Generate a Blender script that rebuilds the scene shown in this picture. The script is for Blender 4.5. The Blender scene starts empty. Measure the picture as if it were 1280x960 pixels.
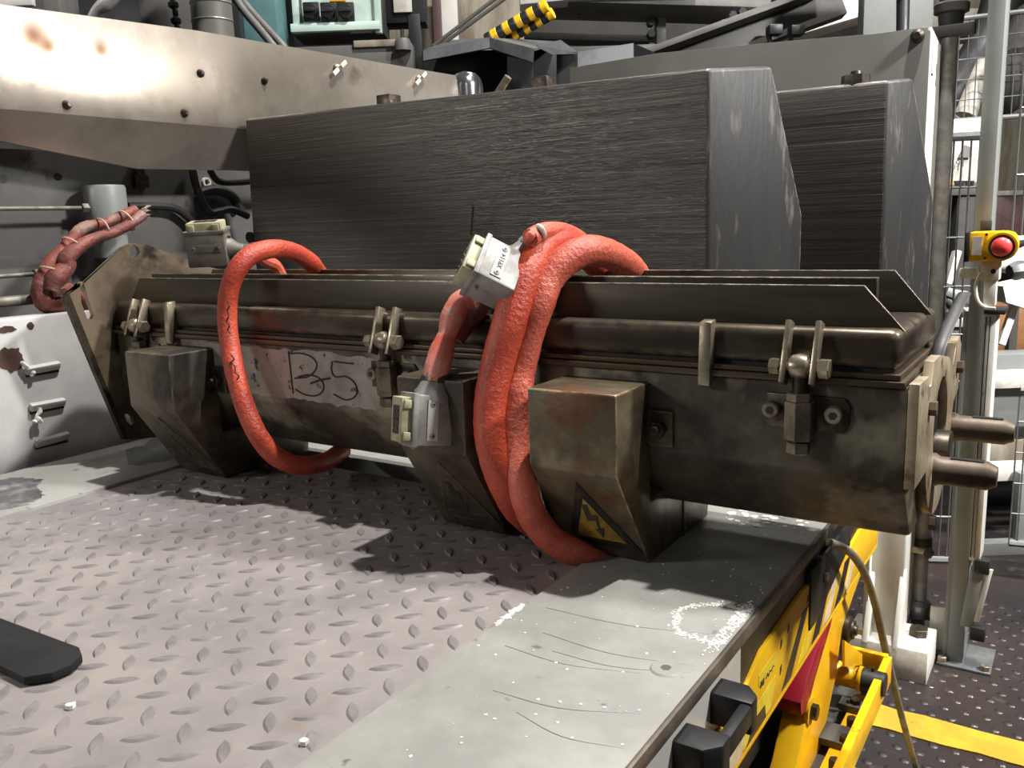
import bpy, bmesh, math, random
from mathutils import Vector, Matrix
random.seed(7)
S = bpy.context.scene
COL = S.collection

# ------------------------------------------------------------------ camera, world, lamps, exposure
cam_d = bpy.data.cameras.new('camera')
cam_d.sensor_width = 36.0
cam_d.lens = 36.0 * 1080.42 / 1280.0
cam_d.clip_start = 0.02
cam = bpy.data.objects.new('camera', cam_d)
COL.objects.link(cam)
R_, U_, F_ = Vector((0.8339, 0.5508, -0.0351)), Vector((-0.0734, 0.1738, 0.982)), Vector((-0.547, 0.8163, -0.1854))
m = Matrix((R_, U_, -F_)).transposed().to_4x4()
m.translation = Vector((0, 0, 0.45))
cam.matrix_world = m
S.camera = cam

W = bpy.data.worlds.new('hall_ambient')
S.world = W
W.use_nodes = True
W.node_tree.nodes['Background'].inputs[0].default_value = (0.95, 0.97, 1.0, 1)
W.node_tree.nodes['Background'].inputs[1].default_value = 0.05
S.view_settings.view_transform = 'Standard'
S.view_settings.look = 'None'
S.view_settings.gamma = 1.0
S.view_settings.use_curve_mapping = False
S.view_settings.exposure = 0.0

def lamp(name, loc, target, size, watts, col=(1.0, 0.95, 0.87), size_y=None):
    d = bpy.data.lights.new(name, 'AREA')
    d.energy = watts
    d.color = col
    d.size = size
    if size_y:
        d.shape = 'RECTANGLE'; d.size_y = size_y
    o = bpy.data.objects.new(name, d)
    COL.objects.link(o)
    o.location = loc
    o.rotation_euler = (Vector(target) - Vector(loc)).to_track_quat('-Z', 'Y').to_euler()
    return o
lamp('bay_or_fill_lamp', (0.2, 1.84, 4.55), (-1.0, 1.1, 0), 0.12, 295, (1.0, 0.97, 0.93))
lamp('bay_or_fill_lamp', (-1.0, 3.6, 4.2), (-0.8, 1.0, 0), 0.25, 45, (1.0, 0.97, 0.93))
lamp('bay_or_fill_lamp', (-2.5, -1.1, 1.2), (-1.1, 1.1, 0.25), 0.5, 34, (1.0, 0.97, 0.92))  # low unseen fill lamp, set for the mould and hood fronts
lamp('bay_or_fill_lamp', (1.8, -2.0, 3.6), (-0.8, 1.2, 0.3), 0.9, 9, (1.0, 0.97, 0.93))  # unseen fill lamp added for the front faces
lamp('sheet_spot', (3.0, 4.1, 1.9), (-1.8, 1.15, 0.88), 0.3, 0.5, (1.0, 0.98, 0.95)).data.spread = math.radians(9)  # unseen narrow spot added to brighten only the stainless sheet
lamp('bay_or_fill_lamp', (2.4, 2.24, 3.0), (-0.1, 2.7, 0.4), 0.4, 92, (1.0, 0.98, 0.96)).data.spread = math.radians(74)  # unseen lamp added to brighten the right side
lamp('bay_or_fill_lamp', (-2.6, 5.0, 4.4), (-2.2, 4.0, 1), 0.8, 25)

# ------------------------------------------------------------------ helpers
def srgb(r, g, b):
    f = lambda c: (c / 255) / 12.92 if c <= 10 else (((c / 255) + 0.055) / 1.055) ** 2.4
    return (f(r), f(g), f(b), 1)

def mat(name, c1, c2=None, scale=6, stretch=(1, 1, 1), rough=(0.5, 0.7), metal=0.0, bump=0.0, bscale=60,
        lo=0.4, hi=0.6, c3=None, s3=30, lo3=0.62, hi3=0.7, detail=6, bstretch=None, rough3=None, metal3=None, emit=None, edge=None):
    """two-tone noise surface, optional third tone in small patches, fine bump"""
    M = bpy.data.materials.new(name)
    M.use_nodes = True
    nt = M.node_tree; N = nt.nodes; L = nt.links
    b = N['Principled BSDF']
    b.inputs['Metallic'].default_value = metal
    tc = N.new('ShaderNodeTexCoord')
    def noise(sc, st, det=detail, off=0.0):
        mp = N.new('ShaderNodeMapping')
        mp.inputs['Scale'].default_value = st
        mp.inputs['Location'].default_value = (off, off * 1.7, -off)
        L.new(tc.outputs['Object'], mp.inputs[0])
        n = N.new('ShaderNodeTexNoise')
        n.inputs['Scale'].default_value = sc
        n.inputs['Detail'].default_value = det
        n.inputs['Roughness'].default_value = 0.62
        L.new(mp.outputs[0], n.inputs[0])
        return n.outputs[0]
    def ramp(src, a, c):
        r = N.new('ShaderNodeMapRange')
        r.inputs[1].default_value = a; r.inputs[2].default_value = c
        L.new(src, r.inputs[0])
        return r.outputs[0]
    def mix(f, a, c):
        x = N.new('ShaderNodeMix'); x.data_type = 'RGBA'
        L.new(f, x.inputs[0])
        for s, v in ((6, a), (7, c)):
            if isinstance(v, tuple): x.inputs[s].default_value = v
            else: L.new(v, x.inputs[s])
        return x.outputs[2]
    c2 = c2 or tuple([v * 0.75 for v in c1[:3]] + [1])
    f = ramp(noise(scale, stretch), lo, hi)
    colr = mix(f, c1, c2)
    rr = N.new('ShaderNodeMapRange')
    rr.inputs[3].default_value = rough[0]; rr.inputs[4].default_value = rough[1]
    L.new(f, rr.inputs[0])
    rout = rr.outputs[0]
    if c3:
        f3 = ramp(noise(s3, stretch, 4, 3.1), lo3, hi3)
        colr = mix(f3, colr, c3)
        if rough3 is not None:
            q = N.new('ShaderNodeMix'); q.data_type = 'FLOAT'
            L.new(f3, q.inputs[0]); L.new(rout, q.inputs[2]); q.inputs[3].default_value = rough3
            rout = q.outputs[0]
        if metal3 is not None:
            q = N.new('ShaderNodeMapRange')
            q.inputs[3].default_value = metal; q.inputs[4].default_value = metal3
            L.new(f3, q.inputs[0]); L.new(q.outputs[0], b.inputs['Metallic'])
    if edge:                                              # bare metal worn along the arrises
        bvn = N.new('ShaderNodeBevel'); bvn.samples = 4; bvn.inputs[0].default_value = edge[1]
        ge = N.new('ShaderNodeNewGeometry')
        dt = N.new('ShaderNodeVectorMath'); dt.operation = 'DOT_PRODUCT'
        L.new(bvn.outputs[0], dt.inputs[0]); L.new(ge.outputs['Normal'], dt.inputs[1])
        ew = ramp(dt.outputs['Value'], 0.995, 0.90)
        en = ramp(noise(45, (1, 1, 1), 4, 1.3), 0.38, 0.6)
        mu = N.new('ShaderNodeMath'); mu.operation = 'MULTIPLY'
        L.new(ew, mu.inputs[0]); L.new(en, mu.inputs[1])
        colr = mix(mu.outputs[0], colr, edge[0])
    L.new(colr, b.inputs['Base Color'])
    L.new(rout, b.inputs['Roughness'])
    if bump:
        bn = N.new('ShaderNodeBump')
        bn.inputs['Strength'].default_value = bump
        bn.inputs['Distance'].default_value = 0.004
        L.new(noise(bscale, bstretch or stretch, 4, 7.7), bn.inputs['Height'])
        L.new(bn.outputs[0], b.inputs['Normal'])
    if emit:
        b.inputs['Emission Color'].default_value = emit[0]
        b.inputs['Emission Strength'].default_value = emit[1]
    return M

def finish(bm, smooth=35):
    bmesh.ops.recalc_face_normals(bm, faces=bm.faces[:])
    for f in bm.faces: f.smooth = True
    for e in bm.edges:
        e.smooth = not (len(e.link_faces) == 2 and e.calc_face_angle(0) > math.radians(smooth))

def root_of(o):
    while o.parent: o = o.parent
    return o

def obj(name, bm, mt, parent=None, label=None, smooth=35, kind=None):
    finish(bm, smooth)
    if parent is not None:
        bm.transform(Matrix.Translation(-root_of(parent).location))
    me = bpy.data.meshes.new(name)
    bm.to_mesh(me); bm.free()
    me.materials.append(mt)
    o = bpy.data.objects.new(name, me)
    COL.objects.link(o)
    if parent is not None: o.parent = parent
    if label: o['label'] = label
    if kind: o['kind'] = kind
    return o

def thing(name, label, cat, loc, group=None):
    o = bpy.data.objects.new(name, None)
    o.empty_display_size = 0.05
    COL.objects.link(o)
    o.location = loc
    o['label'] = label; o['category'] = cat
    if group: o['group'] = group
    return o

def solo(o, label, cat, group=None, kind=None):
    """make a single mesh a top-level thing with its origin at its base"""
    me = o.data
    vs = [v.co for v in me.vertices]
    c = Vector(((min(v.x for v in vs) + max(v.x for v in vs)) / 2, (min(v.y for v in vs) + max(v.y for v in vs)) / 2, min(v.z for v in vs)))
    me.transform(Matrix.Translation(-c)); o.location = c
    o['label'] = label; o['category'] = cat
    if group: o['group'] = group
    if kind: o['kind'] = kind
    return o

def bev(bm, off, seg=2, ang=30):
    es = [e for e in bm.edges if len(e.link_faces) == 2 and e.calc_face_angle(0) > math.radians(ang)]
    if off > 0 and es:
        bmesh.ops.bevel(bm, geom=es, offset=off, segments=seg, affect='EDGES', profile=0.5, clamp_overlap=True)

def box(lo, hi, b=0.0, bm=None, seg=2):
    n = bmesh.new()
    bmesh.ops.create_cube(n, size=1)
    for v in n.verts:
        v.co = Vector([lo[i] + (v.co[i] + 0.5) * (hi[i] - lo[i]) for i in range(3)])
    bev(n, b, seg)
    return merge(bm, n)

def merge(bm, n):
    if bm is None: return n
    me = bpy.data.meshes.new('tmp'); n.to_mesh(me); n.free()
    bm.from_mesh(me); bpy.data.meshes.remove(me)
    return bm

def fbox(c, ax, half, b=0.0, bm=None, seg=2):
    """box with centre c, three axis vectors and half sizes"""
    n = bmesh.new()
    bmesh.ops.create_cube(n, size=2)
    A = [Vector(a).normalized() for a in ax]
    for v in n.verts:
        v.co = Vector([v.co[i] * half[i] for i in range(3)])
    bev(n, b, seg)
    for v in n.verts:
        v.co = Vector(c) + A[0] * v.co.x + A[1] * v.co.y + A[2] * v.co.z
    return merge(bm, n)

def rbox(c, dims, rz=0.0, b=0.0, bm=None, seg=2):
    cz, sz = math.cos(rz), math.sin(rz)
    return fbox(c, ((cz, sz, 0), (-sz, cz, 0), (0, 0, 1)), [d / 2 for d in dims], b, bm, seg)

def prism(poly, axis, a, c, b=0.0, bm=None, holes=(), seg=2):
    """extrude a 2D outline along an axis: 'x' takes (y,z), 'y' takes (x,z), 'z' takes (x,y)"""
    n = bmesh.new()
    def P3(p, t):
        return {'x': (t, p[0], p[1]), 'y': (p[0], t, p[1]), 'z': (p[0], p[1], t)}[axis]
    if not holes:
        f = n.faces.new([n.verts.new(P3(p, a)) for p in poly])
        fs = [f]
    else:
        es = []
        for lp in [poly] + list(holes):
            vs = [n.verts.new(P3(p, a)) for p in lp]
            es += [n.edges.new((vs[i], vs[(i + 1) % len(vs)])) for i in range(len(vs))]
        fs = [g for g in bmesh.ops.triangle_fill(n, use_beauty=True, use_dissolve=False, edges=es)['geom'] if isinstance(g, bmesh.types.BMFace)]
    r = bmesh.ops.extrude_face_region(n, geom=fs)
    d = c - a
    mv = {'x': (d, 0, 0), 'y': (0, d, 0), 'z': (0, 0, d)}[axis]
    bmesh.ops.translate(n, verts=[v for v in r['geom'] if isinstance(v, bmesh.types.BMVert)], vec=mv)
    bmesh.ops.recalc_face_normals(n, faces=n.faces[:])
    bev(n, b, seg)
    return merge(bm, n)

def circ(cx, cy, r, k=20):
    return [(cx + r * math.cos(2 * math.pi * i / k), cy + r * math.sin(2 * math.pi * i / k)) for i in range(k)]

def frame_of(d):
    d = Vector(d).normalized()
    up = Vector((0, 0, 1)) if abs(d.z) < 0.9 else Vector((1, 0, 0))
    a = d.cross(up).normalized()
    return a, d.cross(a).normalized()

def lathe(p0, p1, prof, k=20, bm=None, rot=0.0):
    """turned solid: prof = [(t 0..1 along p0-p1, radius)]"""
    n = bmesh.new()
    p0, p1 = Vector(p0), Vector(p1)
    a, c = frame_of(p1 - p0)
    rings = []
    for t, r in prof:
        ctr = p0.lerp(p1, t)
        rings.append([n.verts.new(ctr + (a * math.cos(rot + 2 * math.pi * i / k) + c * math.sin(rot + 2 * math.pi * i / k)) * max(r, 1e-5)) for i in range(k)])
    for q in range(len(rings) - 1):
        for i in range(k):
            n.faces.new((rings[q][i], rings[q][(i + 1) % k], rings[q + 1][(i + 1) % k], rings[q + 1][i]))
    n.faces.new(rings[0][::-1]); n.faces.new(rings[-1])
    return merge(bm, n)

def cyl(p0, p1, r, k=20, bm=None, ch=0.0, rot=0.0):
    L = (Vector(p1) - Vector(p0)).length
    if ch > 0:
        t = ch / L
        return lathe(p0, p1, [(0, r - ch), (t, r), (1 - t, r), (1, r - ch)], k, bm, rot)
    return lathe(p0, p1, [(0, r), (1, r)], k, bm, rot)

def hexnut(p0, p1, r, bm=None):
    return cyl(p0, p1, r, 6, bm, min(0.001, r * 0.15))

def spline(pts, n=8):
    P = [Vector(p) for p in pts]
    P = [P[0] * 2 - P[1]] + P + [P[-1] * 2 - P[-2]]
    out = []
    for i in range(1, len(P) - 2):
        p0, p1, p2, p3 = P[i - 1:i + 3]
        for j in range(n):
            t = j / n
            out.append(0.5 * ((2 * p1) + (p2 - p0) * t + (2 * p0 - 5 * p1 + 4 * p2 - p3) * t * t + (3 * p1 - p0 - 3 * p2 + p3) * t ** 3))
    out.append(P[-2])
    return out

def tube(pts, r, k=12, bm=None, n=8, smooth=True, rad=None, flat=1.0, wob=0.0):
    """swept tube; rad = list of radius factors along the control points; flat squashes it"""
    P = spline(pts, n) if smooth else [Vector(p) for p in pts]
    b = bmesh.new()
    prev = None
    rings = []
    for i, p in enumerate(P):
        d = (P[min(i + 1, len(P) - 1)] - P[max(i - 1, 0)]).normalized()
        if prev is None: a, c = frame_of(d)
        else:
            a = (prev - d * prev.dot(d)).normalized(); c = d.cross(a)
        prev = a
        f = 1.0
        if rad:
            u = i / (len(P) - 1) * (len(rad) - 1); j = min(int(u), len(rad) - 2)
            f = rad[j] + (rad[j + 1] - rad[j]) * (u - j)
        ring = []
        for q in range(k):
            w = 1 + wob * math.sin(i * 1.3 + q * 2.1) * math.cos(i * 0.7 - q)
            ang = 2 * math.pi * q / k
            ring.append(b.verts.new(p + (a * math.cos(ang) + c * math.sin(ang) * flat) * r * f * w))
        rings.append(ring)
    for s in range(len(rings) - 1):
        for q in range(k):
            b.faces.new((rings[s][q], rings[s][(q + 1) % k], rings[s + 1][(q + 1) % k], rings[s + 1][q]))
    b.faces.new(rings[0][::-1]); b.faces.new(rings[-1])
    return merge(bm, b)

def struct(o):
    o['kind'] = 'structure'
    return o
FACE = math.atan2(0.5508, 0.8339)      # heading of the racks and boxes that stand across the aisle

# ------------------------------------------------------------------ materials
K = {}
K['floor'] = mat('floor_plate', srgb(60, 52, 50), srgb(36, 32, 34), 3, rough=(0.3, 0.6), metal=0.25, bump=0.35, bscale=120, c3=srgb(78, 68, 62), s3=14)
K['plate'] = mat('tread_plate_steel', srgb(162, 154, 150), srgb(134, 129, 129), 4, rough=(0.42, 0.56), metal=0.25, bump=0.10, bscale=40, c3=srgb(132, 114, 100), s3=4.2, lo3=0.63, hi3=0.8)
K['lug'] = mat('tread_lug_steel', srgb(140, 135, 133), srgb(116, 112, 111), 22, rough=(0.45, 0.6), metal=0.2)
K['strip'] = mat('grey_green_paint', srgb(158, 157, 151), srgb(138, 137, 132), 7, rough=(0.38, 0.55), bump=0.05, c3=srgb(92, 92, 88), s3=26, lo3=0.66, hi3=0.72)
K['edge'] = mat('worn_edge_steel', srgb(120, 110, 98), srgb(84, 77, 68), 14, rough=(0.4, 0.55), metal=0.3)
K['black'] = mat('black_paint', srgb(34, 34, 36), srgb(24, 24, 26), 10, rough=(0.4, 0.55))
K['rubber'] = mat('black_plastic', srgb(30, 30, 32), srgb(22, 22, 24), 18, rough=(0.5, 0.65), bump=0.05, bscale=200)
K['yellow'] = mat('yellow_enamel', srgb(242, 190, 28), srgb(226, 170, 22), 6, rough=(0.28, 0.42), c3=srgb(150, 104, 30), s3=16, lo3=0.68, hi3=0.75)
K['yline'] = mat('yellow_floor_paint', srgb(196, 160, 44), srgb(176, 138, 36), 9, rough=(0.45, 0.6), bump=0.3, bscale=90, c3=srgb(90, 74, 56), s3=12, lo3=0.64, hi3=0.67)
K['red'] = mat('red_enamel', srgb(176, 26, 48), srgb(150, 20, 40), 8, rough=(0.3, 0.42))
K['decal_yellow'] = mat('decal_yellow', srgb(240, 214, 60), srgb(224, 192, 40), 30, rough=(0.4, 0.5))
K['decal_black'] = mat('decal_black', srgb(36, 34, 34), srgb(60, 52, 40), 40, rough=(0.4, 0.55), lo=0.55, hi=0.62)
K['decal_white'] = mat('torn_backing', srgb(214, 196, 160), srgb(190, 170, 130), 30, rough=(0.6, 0.7))
K['body'] = mat('scorched_steel', srgb(104, 97, 83), srgb(52, 46, 40), 9, rough=(0.42, 0.6), metal=0.25, bump=0.3, bscale=60, lo=.36, hi=.62, detail=12, c3=srgb(148, 141, 122), s3=6, lo3=0.5, hi3=0.6)
K['cover'] = mat('burnished_steel', srgb(96, 85, 72), srgb(58, 50, 43), 4, stretch=(0.5, 1, 2), rough=(0.3, 0.46), metal=0.55, bump=0.06, bscale=40, c3=srgb(54, 40, 30), s3=8, lo3=.52, hi3=.68, detail=10, edge=(srgb(196, 182, 154), .012))  # wide pale edge: dust, plus a broader highlight put into the colour
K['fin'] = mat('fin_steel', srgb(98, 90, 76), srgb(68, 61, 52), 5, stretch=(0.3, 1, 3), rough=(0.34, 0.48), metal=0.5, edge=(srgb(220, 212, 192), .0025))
K['flange'] = mat('brown_flange_steel', srgb(98, 84, 68), srgb(66, 54, 42), 6, stretch=(0.3, 1, 1), rough=(0.4, 0.55), metal=0.5)
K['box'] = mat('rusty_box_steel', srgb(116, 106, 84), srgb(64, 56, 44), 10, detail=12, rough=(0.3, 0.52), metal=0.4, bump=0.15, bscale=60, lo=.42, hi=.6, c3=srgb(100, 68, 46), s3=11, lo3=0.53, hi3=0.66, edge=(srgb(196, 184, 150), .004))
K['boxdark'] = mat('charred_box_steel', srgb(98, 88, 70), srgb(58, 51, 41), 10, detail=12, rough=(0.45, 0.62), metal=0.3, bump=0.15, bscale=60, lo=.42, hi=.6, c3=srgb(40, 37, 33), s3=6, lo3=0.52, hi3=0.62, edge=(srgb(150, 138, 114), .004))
K['hw'] = mat('plated_hardware', srgb(168, 158, 138), srgb(118, 108, 92), 40, rough=(0.3, 0.5), metal=0.75)
K['hwdark'] = mat('oiled_hardware', srgb(84, 76, 64), srgb(52, 46, 40), 40, rough=(0.35, 0.5), metal=0.7)
K['cream'] = mat('cream_end_plate', srgb(184, 170, 144), srgb(138, 120, 96), 14, rough=(0.4, 0.55), metal=0.3, c3=srgb(90, 64, 44), s3=22, lo3=0.58, hi3=0.68)
K['nipple'] = mat('brown_pipe_steel', srgb(112, 98, 82), srgb(80, 68, 56), 18, rough=(0.42, 0.56), metal=0.35)
K['endplate'] = mat('left_end_plate_steel', srgb(140, 124, 104), srgb(82, 70, 58), 7, rough=(0.38, 0.55), metal=0.5, bump=0.08, c3=srgb(52, 44, 38), s3=7, lo3=0.55, hi3=0.64)
K['orange'] = mat('orange_silicone_sleeve', srgb(200, 84, 60), srgb(172, 64, 46), 14, rough=(0.3, 0.45), bump=0.6, bscale=170, c3=srgb(140, 74, 60), s3=9, lo3=0.64, hi3=0.76)
K['pink'] = mat('faded_silicone_sleeve', srgb(208, 106, 86), srgb(186, 82, 62), 14, rough=(0.3, 0.45), bump=0.6, bscale=170, c3=srgb(150, 96, 84), s3=8, lo3=0.62, hi3=0.75)
K['dustyred'] = mat('dusty_red_sleeve', srgb(128, 64, 54), srgb(94, 50, 44), 16, rough=(0.55, 0.7), bump=0.5, bscale=120, c3=srgb(140, 116, 104), s3=18, lo3=0.5, hi3=0.68)
K['tape'] = mat('wrapped_pink_tape', srgb(226, 150, 138), srgb(206, 96, 76), 7, stretch=(1, 1, 3), rough=(0.35, 0.5), bump=0.3, bscale=90, c3=srgb(170, 160, 156), s3=20)
K['alu'] = mat('cast_aluminium', srgb(158, 156, 152), srgb(132, 130, 126), 30, rough=(0.42, 0.55), metal=0.25, bump=0.06, bscale=150)
K['aludark'] = mat('cast_aluminium_dusty', srgb(124, 120, 110), srgb(96, 92, 84), 30, rough=(0.45, 0.6), metal=0.35, bump=0.06, bscale=150)
K['insert'] = mat('ivory_plastic_insert', srgb(176, 172, 140), srgb(150, 146, 116), 30, rough=(0.45, 0.55))
K['white'] = mat('white_plastic', srgb(222, 218, 208), srgb(196, 190, 180), 30, rough=(0.45, 0.6))
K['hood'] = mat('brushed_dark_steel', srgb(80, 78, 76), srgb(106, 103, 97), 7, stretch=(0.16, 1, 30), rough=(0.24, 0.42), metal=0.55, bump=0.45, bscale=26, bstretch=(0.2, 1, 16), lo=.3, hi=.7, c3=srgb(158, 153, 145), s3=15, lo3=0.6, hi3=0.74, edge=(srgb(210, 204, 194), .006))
K['hoodend'] = mat('brushed_steel_shaded_end', srgb(50, 49, 48), srgb(28, 28, 28), 2.2, stretch=(4, 4, 0.9), rough=(0.5, 0.62), metal=0.2, bump=0.3, bscale=24, bstretch=(6, 6, 0.6), lo=.4, hi=.6, detail=10, c3=srgb(90, 87, 82), s3=9, lo3=0.6, hi3=0.7, edge=(srgb(170, 166, 158), .005))  # darker copy for end faces, shade put in against the right-hand lamps
K['sheet'] = mat('stainless_hood_sheet', srgb(198, 189, 176), srgb(150, 141, 129), 2.2, rough=(0.28, 0.38), metal=0.75, c3=srgb(126, 112, 98), s3=6, lo3=0.6, hi3=0.78)
K['panelw'] = mat('pale_grey_enamel', srgb(196, 194, 192), srgb(176, 174, 172), 5, rough=(0.35, 0.5), bump=0.03, bscale=12, c3=srgb(140, 136, 130), s3=20, lo3=0.68, hi3=0.74)
K['rustpatch'] = mat('bare_rust', srgb(84, 58, 48), srgb(64, 44, 38), 30, rough=(0.6, 0.75))
K['wallplate'] = mat('dusty_grey_plate', srgb(98, 96, 93), srgb(80, 78, 76), 4, rough=(0.55, 0.7), c3=srgb(62, 58, 55), s3=14)
K['greypaint'] = mat('machine_grey_paint', srgb(98, 97, 91), srgb(86, 85, 80), 3, rough=(0.45, 0.58))
K['darkgrey'] = mat('dark_girder_paint', srgb(70, 68, 64), srgb(54, 52, 49), 3, rough=(0.5, 0.65))
K['midgrey'] = mat('post_grey_paint', srgb(128, 131, 128), srgb(116, 119, 116), 4, rough=(0.38, 0.52))
K['ltgrey'] = mat('light_grey_paint', srgb(214, 212, 204), srgb(196, 194, 186), 4, rough=(0.35, 0.5), c3=srgb(150, 146, 138), s3=18, lo3=0.68, hi3=0.74)
K['galv'] = mat('galvanised_sheet', srgb(136, 138, 138), srgb(106, 108, 110), 12, rough=(0.35, 0.5), metal=0.6)
K['concrete'] = mat('stained_concrete', srgb(156, 148, 132), srgb(116, 106, 92), 5, stretch=(2, 2, 0.5), rough=(0.75, 0.9), bump=0.2)
K['teal'] = mat('teal_cabinet_paint', srgb(92, 128, 130), srgb(74, 108, 110), 5, rough=(0.4, 0.55))
K['mint'] = mat('pale_mint_enamel', srgb(206, 226, 216), srgb(190, 212, 202), 5, rough=(0.35, 0.5))
K['chrome'] = mat('chrome_tube', srgb(170, 170, 172), srgb(130, 130, 132), 10, rough=(0.12, 0.25), metal=0.9)
K['hose'] = mat('grey_hose_rubber', srgb(124, 114, 98), srgb(96, 88, 76), 20, rough=(0.45, 0.6))
K['cable'] = mat('black_cable', srgb(44, 43, 42), srgb(32, 31, 31), 20, rough=(0.45, 0.6))
K['wood'] = mat('brown_bin_lining', srgb(150, 104, 66), srgb(110, 72, 44), 5, rough=(0.5, 0.7), metal=0.1)
K['maroon'] = mat('maroon_drum_paint', srgb(88, 62, 60), srgb(68, 48, 48), 6, rough=(0.45, 0.6))
K['ink'] = mat('black_marker', srgb(40, 36, 32), srgb(60, 54, 46), 60, rough=(0.6, 0.7))
K['estop_red'] = mat('red_button', srgb(232, 78, 76), srgb(214, 60, 60), 20, rough=(0.3, 0.4))
K['plaque'] = mat('grey_label', srgb(206, 202, 196), srgb(190, 186, 180), 20, rough=(0.5, 0.6))
K['wallpaint'] = mat('hall_wall', srgb(96, 94, 90), srgb(80, 78, 74), 2, rough=(0.6, 0.8))
K['ziptie'] = mat('nylon_tie', srgb(186, 160, 144), srgb(166, 138, 122), 20, rough=(0.4, 0.5))
K['chalk'] = mat('white_smear', srgb(238, 236, 230), srgb(210, 208, 200), 40, rough=(0.7, 0.85))

# heat stains on the stainless sheet: three small brown scorch spots with soft rims
def scorch(M, spots):
    nt = M.node_tree; N = nt.nodes; L = nt.links
    b = N['Principled BSDF']; src = b.inputs['Base Color'].links[0].from_socket
    tc = N.new('ShaderNodeTexCoord')
    for (x, y, z, r) in spots:
        d = N.new('ShaderNodeVectorMath'); d.operation = 'DISTANCE'
        d.inputs[1].default_value = (x, y, z); L.new(tc.outputs['Object'], d.inputs[0])
        m = N.new('ShaderNodeMapRange'); m.interpolation_type = 'SMOOTHSTEP'
        m.inputs[1].default_value = 0; m.inputs[2].default_value = r; m.inputs[3].default_value = .96; m.inputs[4].default_value = 0
        L.new(d.outputs['Value'], m.inputs[0])
        x_ = N.new('ShaderNodeMix'); x_.data_type = 'RGBA'
        L.new(m.outputs[0], x_.inputs[0]); L.new(src, x_.inputs[6]); x_.inputs[7].default_value = srgb(92, 62, 38)
        src = x_.outputs[2]
    L.new(src, b.inputs['Base Color'])
scorch(K['sheet'], [(0, p[1] - 1.0, p[2] - .60, r) for p, r in (((-1.8, 1.008, 0.849), .045), ((-1.8, 1.035, 0.832), .036), ((-1.8, 1.151, 0.84), .038))])
K['barblack'] = mat('matt_black_rubber', srgb(16, 16, 17), srgb(11, 11, 12), 20, rough=(.75, .85))
K['guard'] = mat('dull_galvanised', srgb(104, 106, 107), srgb(78, 80, 82), 12, rough=(0.4, 0.55), metal=0.5)

# ------------------------------------------------------------------ the hall
FZ = -0.75
struct(obj('floor', box((-7, -3, FZ - 0.1), (7, 9, FZ)), K['floor']))
struct(obj('wall_back', box((-7, 8.2, FZ), (7, 8.4, 6.0)), K['wallpaint']))
struct(obj('wall_left', box((-6.9, -3, FZ), (-6.7, 8.2, 6.0)), K['wallpaint']))
bump_rng = random.Random(3)
bm = bmesh.new()
for i in range(38):                                   # round studs of the anti-slip floor on view beyond the table
    for j in range(34):
        x = -0.62 + i * 0.045 + (0.022 if j % 2 else 0); y = 1.35 + j * 0.045
        if y > 2.9 or x > 1.0: continue
        lathe((x, y, FZ - 0.001), (x, y, FZ + 0.0035), [(0, 0.013), (0.6, 0.010), (1, 0.005)], 8, bm)
f_ = S.objects['floor']
o = obj('floor_stud', bm, K['floor'], f_, kind='stuff')
for y0, y1, x0, x1 in ((1.99, 2.09, -0.75, 3.0), (1.62, 1.80, -0.75, 3.0)):
    n = bmesh.new()
    xs = [x0 + (x1 - x0) * i / 60 for i in range(61)]
    lo = [n.verts.new((x, y0 + bump_rng.uniform(-.004, .004), FZ + 0.0042)) for x in xs]
    hi = [n.verts.new((x, y1 + bump_rng.uniform(-.004, .004), FZ + 0.0042)) for x in xs]
    for i in range(60): n.faces.new((lo[i], lo[i + 1], hi[i + 1], hi[i]))
    r = bmesh.ops.extrude_face_region(n, geom=n.faces[:])
    bmesh.ops.translate(n, verts=[v for v in r['geom'] if isinstance(v, bmesh.types.BMVert)], vec=(0, 0, -0.004))
    o = obj('floor_marking', n, K['yline'], f_, label='yellow painted line across the dark studded floor')

# ------------------------------------------------------------------ scissor lift table
XR, XI, XLI, XL = -0.288, -0.528, -1.45, -1.715
YN, YF = 0.12, 1.42
tb = thing('lift_table', 'yellow scissor lift table with a diamond tread plate top', 'lift table', (-0.95, 0.9, FZ))
tp = obj('tread_plate', box((XLI, YN, -0.012), (XI, 1.13, 0.0)), K['plate'], tb, 'worn steel diamond tread plate')
bm = bmesh.new()
def lug(bm, x, y, ang, L=0.0185, w=0.0062, h=0.0021):
    ca, sa = math.cos(ang), math.sin(ang)
    pts = []
    for t in (-1, -0.6, -0.2, 0.2, 0.6, 1): pts.append((t * L, -w * (1 - t * t)))
    for t in (0.6, 0.2, -0.2, -0.6): pts.append((t * L, w * (1 - t * t)))
    base = [bm.verts.new((x + ca * a - sa * b, y + sa * a + ca * b, 0.0)) for a, b in pts]
    top = [bm.verts.new((x + (ca * a - sa * b) * 0.82, y + (sa * a + ca * b) * 0.82, h)) for a, b in [(p[0] * 1, p[1] * 0.72) for p in pts]]
    k = len(pts)
    for i in range(k): bm.faces.new((base[i], base[(i + 1) % k], top[(i + 1) % k], top[i]))
    bm.faces.new(top)
for i in range(-12, 6):
    for j in range(-6, 14):
        x, y = -0.798 + i * 0.0553, 0.451 + j * 0.0521
        if XLI + 0.02 < x < XI - 0.012 and YN + .02 < y < 1.115: lug(bm, x, y, math.radians(43))
        x += 0.0277; y += 0.026
        if XLI + 0.02 < x < XI - 0.012 and YN + .02 < y < 1.115: lug(bm, x, y, math.radians(135))
obj('raised_lug', bm, K['lug'], tp, 'rows of lozenge lugs pressed in the plate', kind='stuff')
st = obj('border_strip', box((XI, YN, -0.0115), (XR, YF, 0.005), 0.0015), K['strip'], tb, 'grey green painted steel border, scratched')
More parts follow.
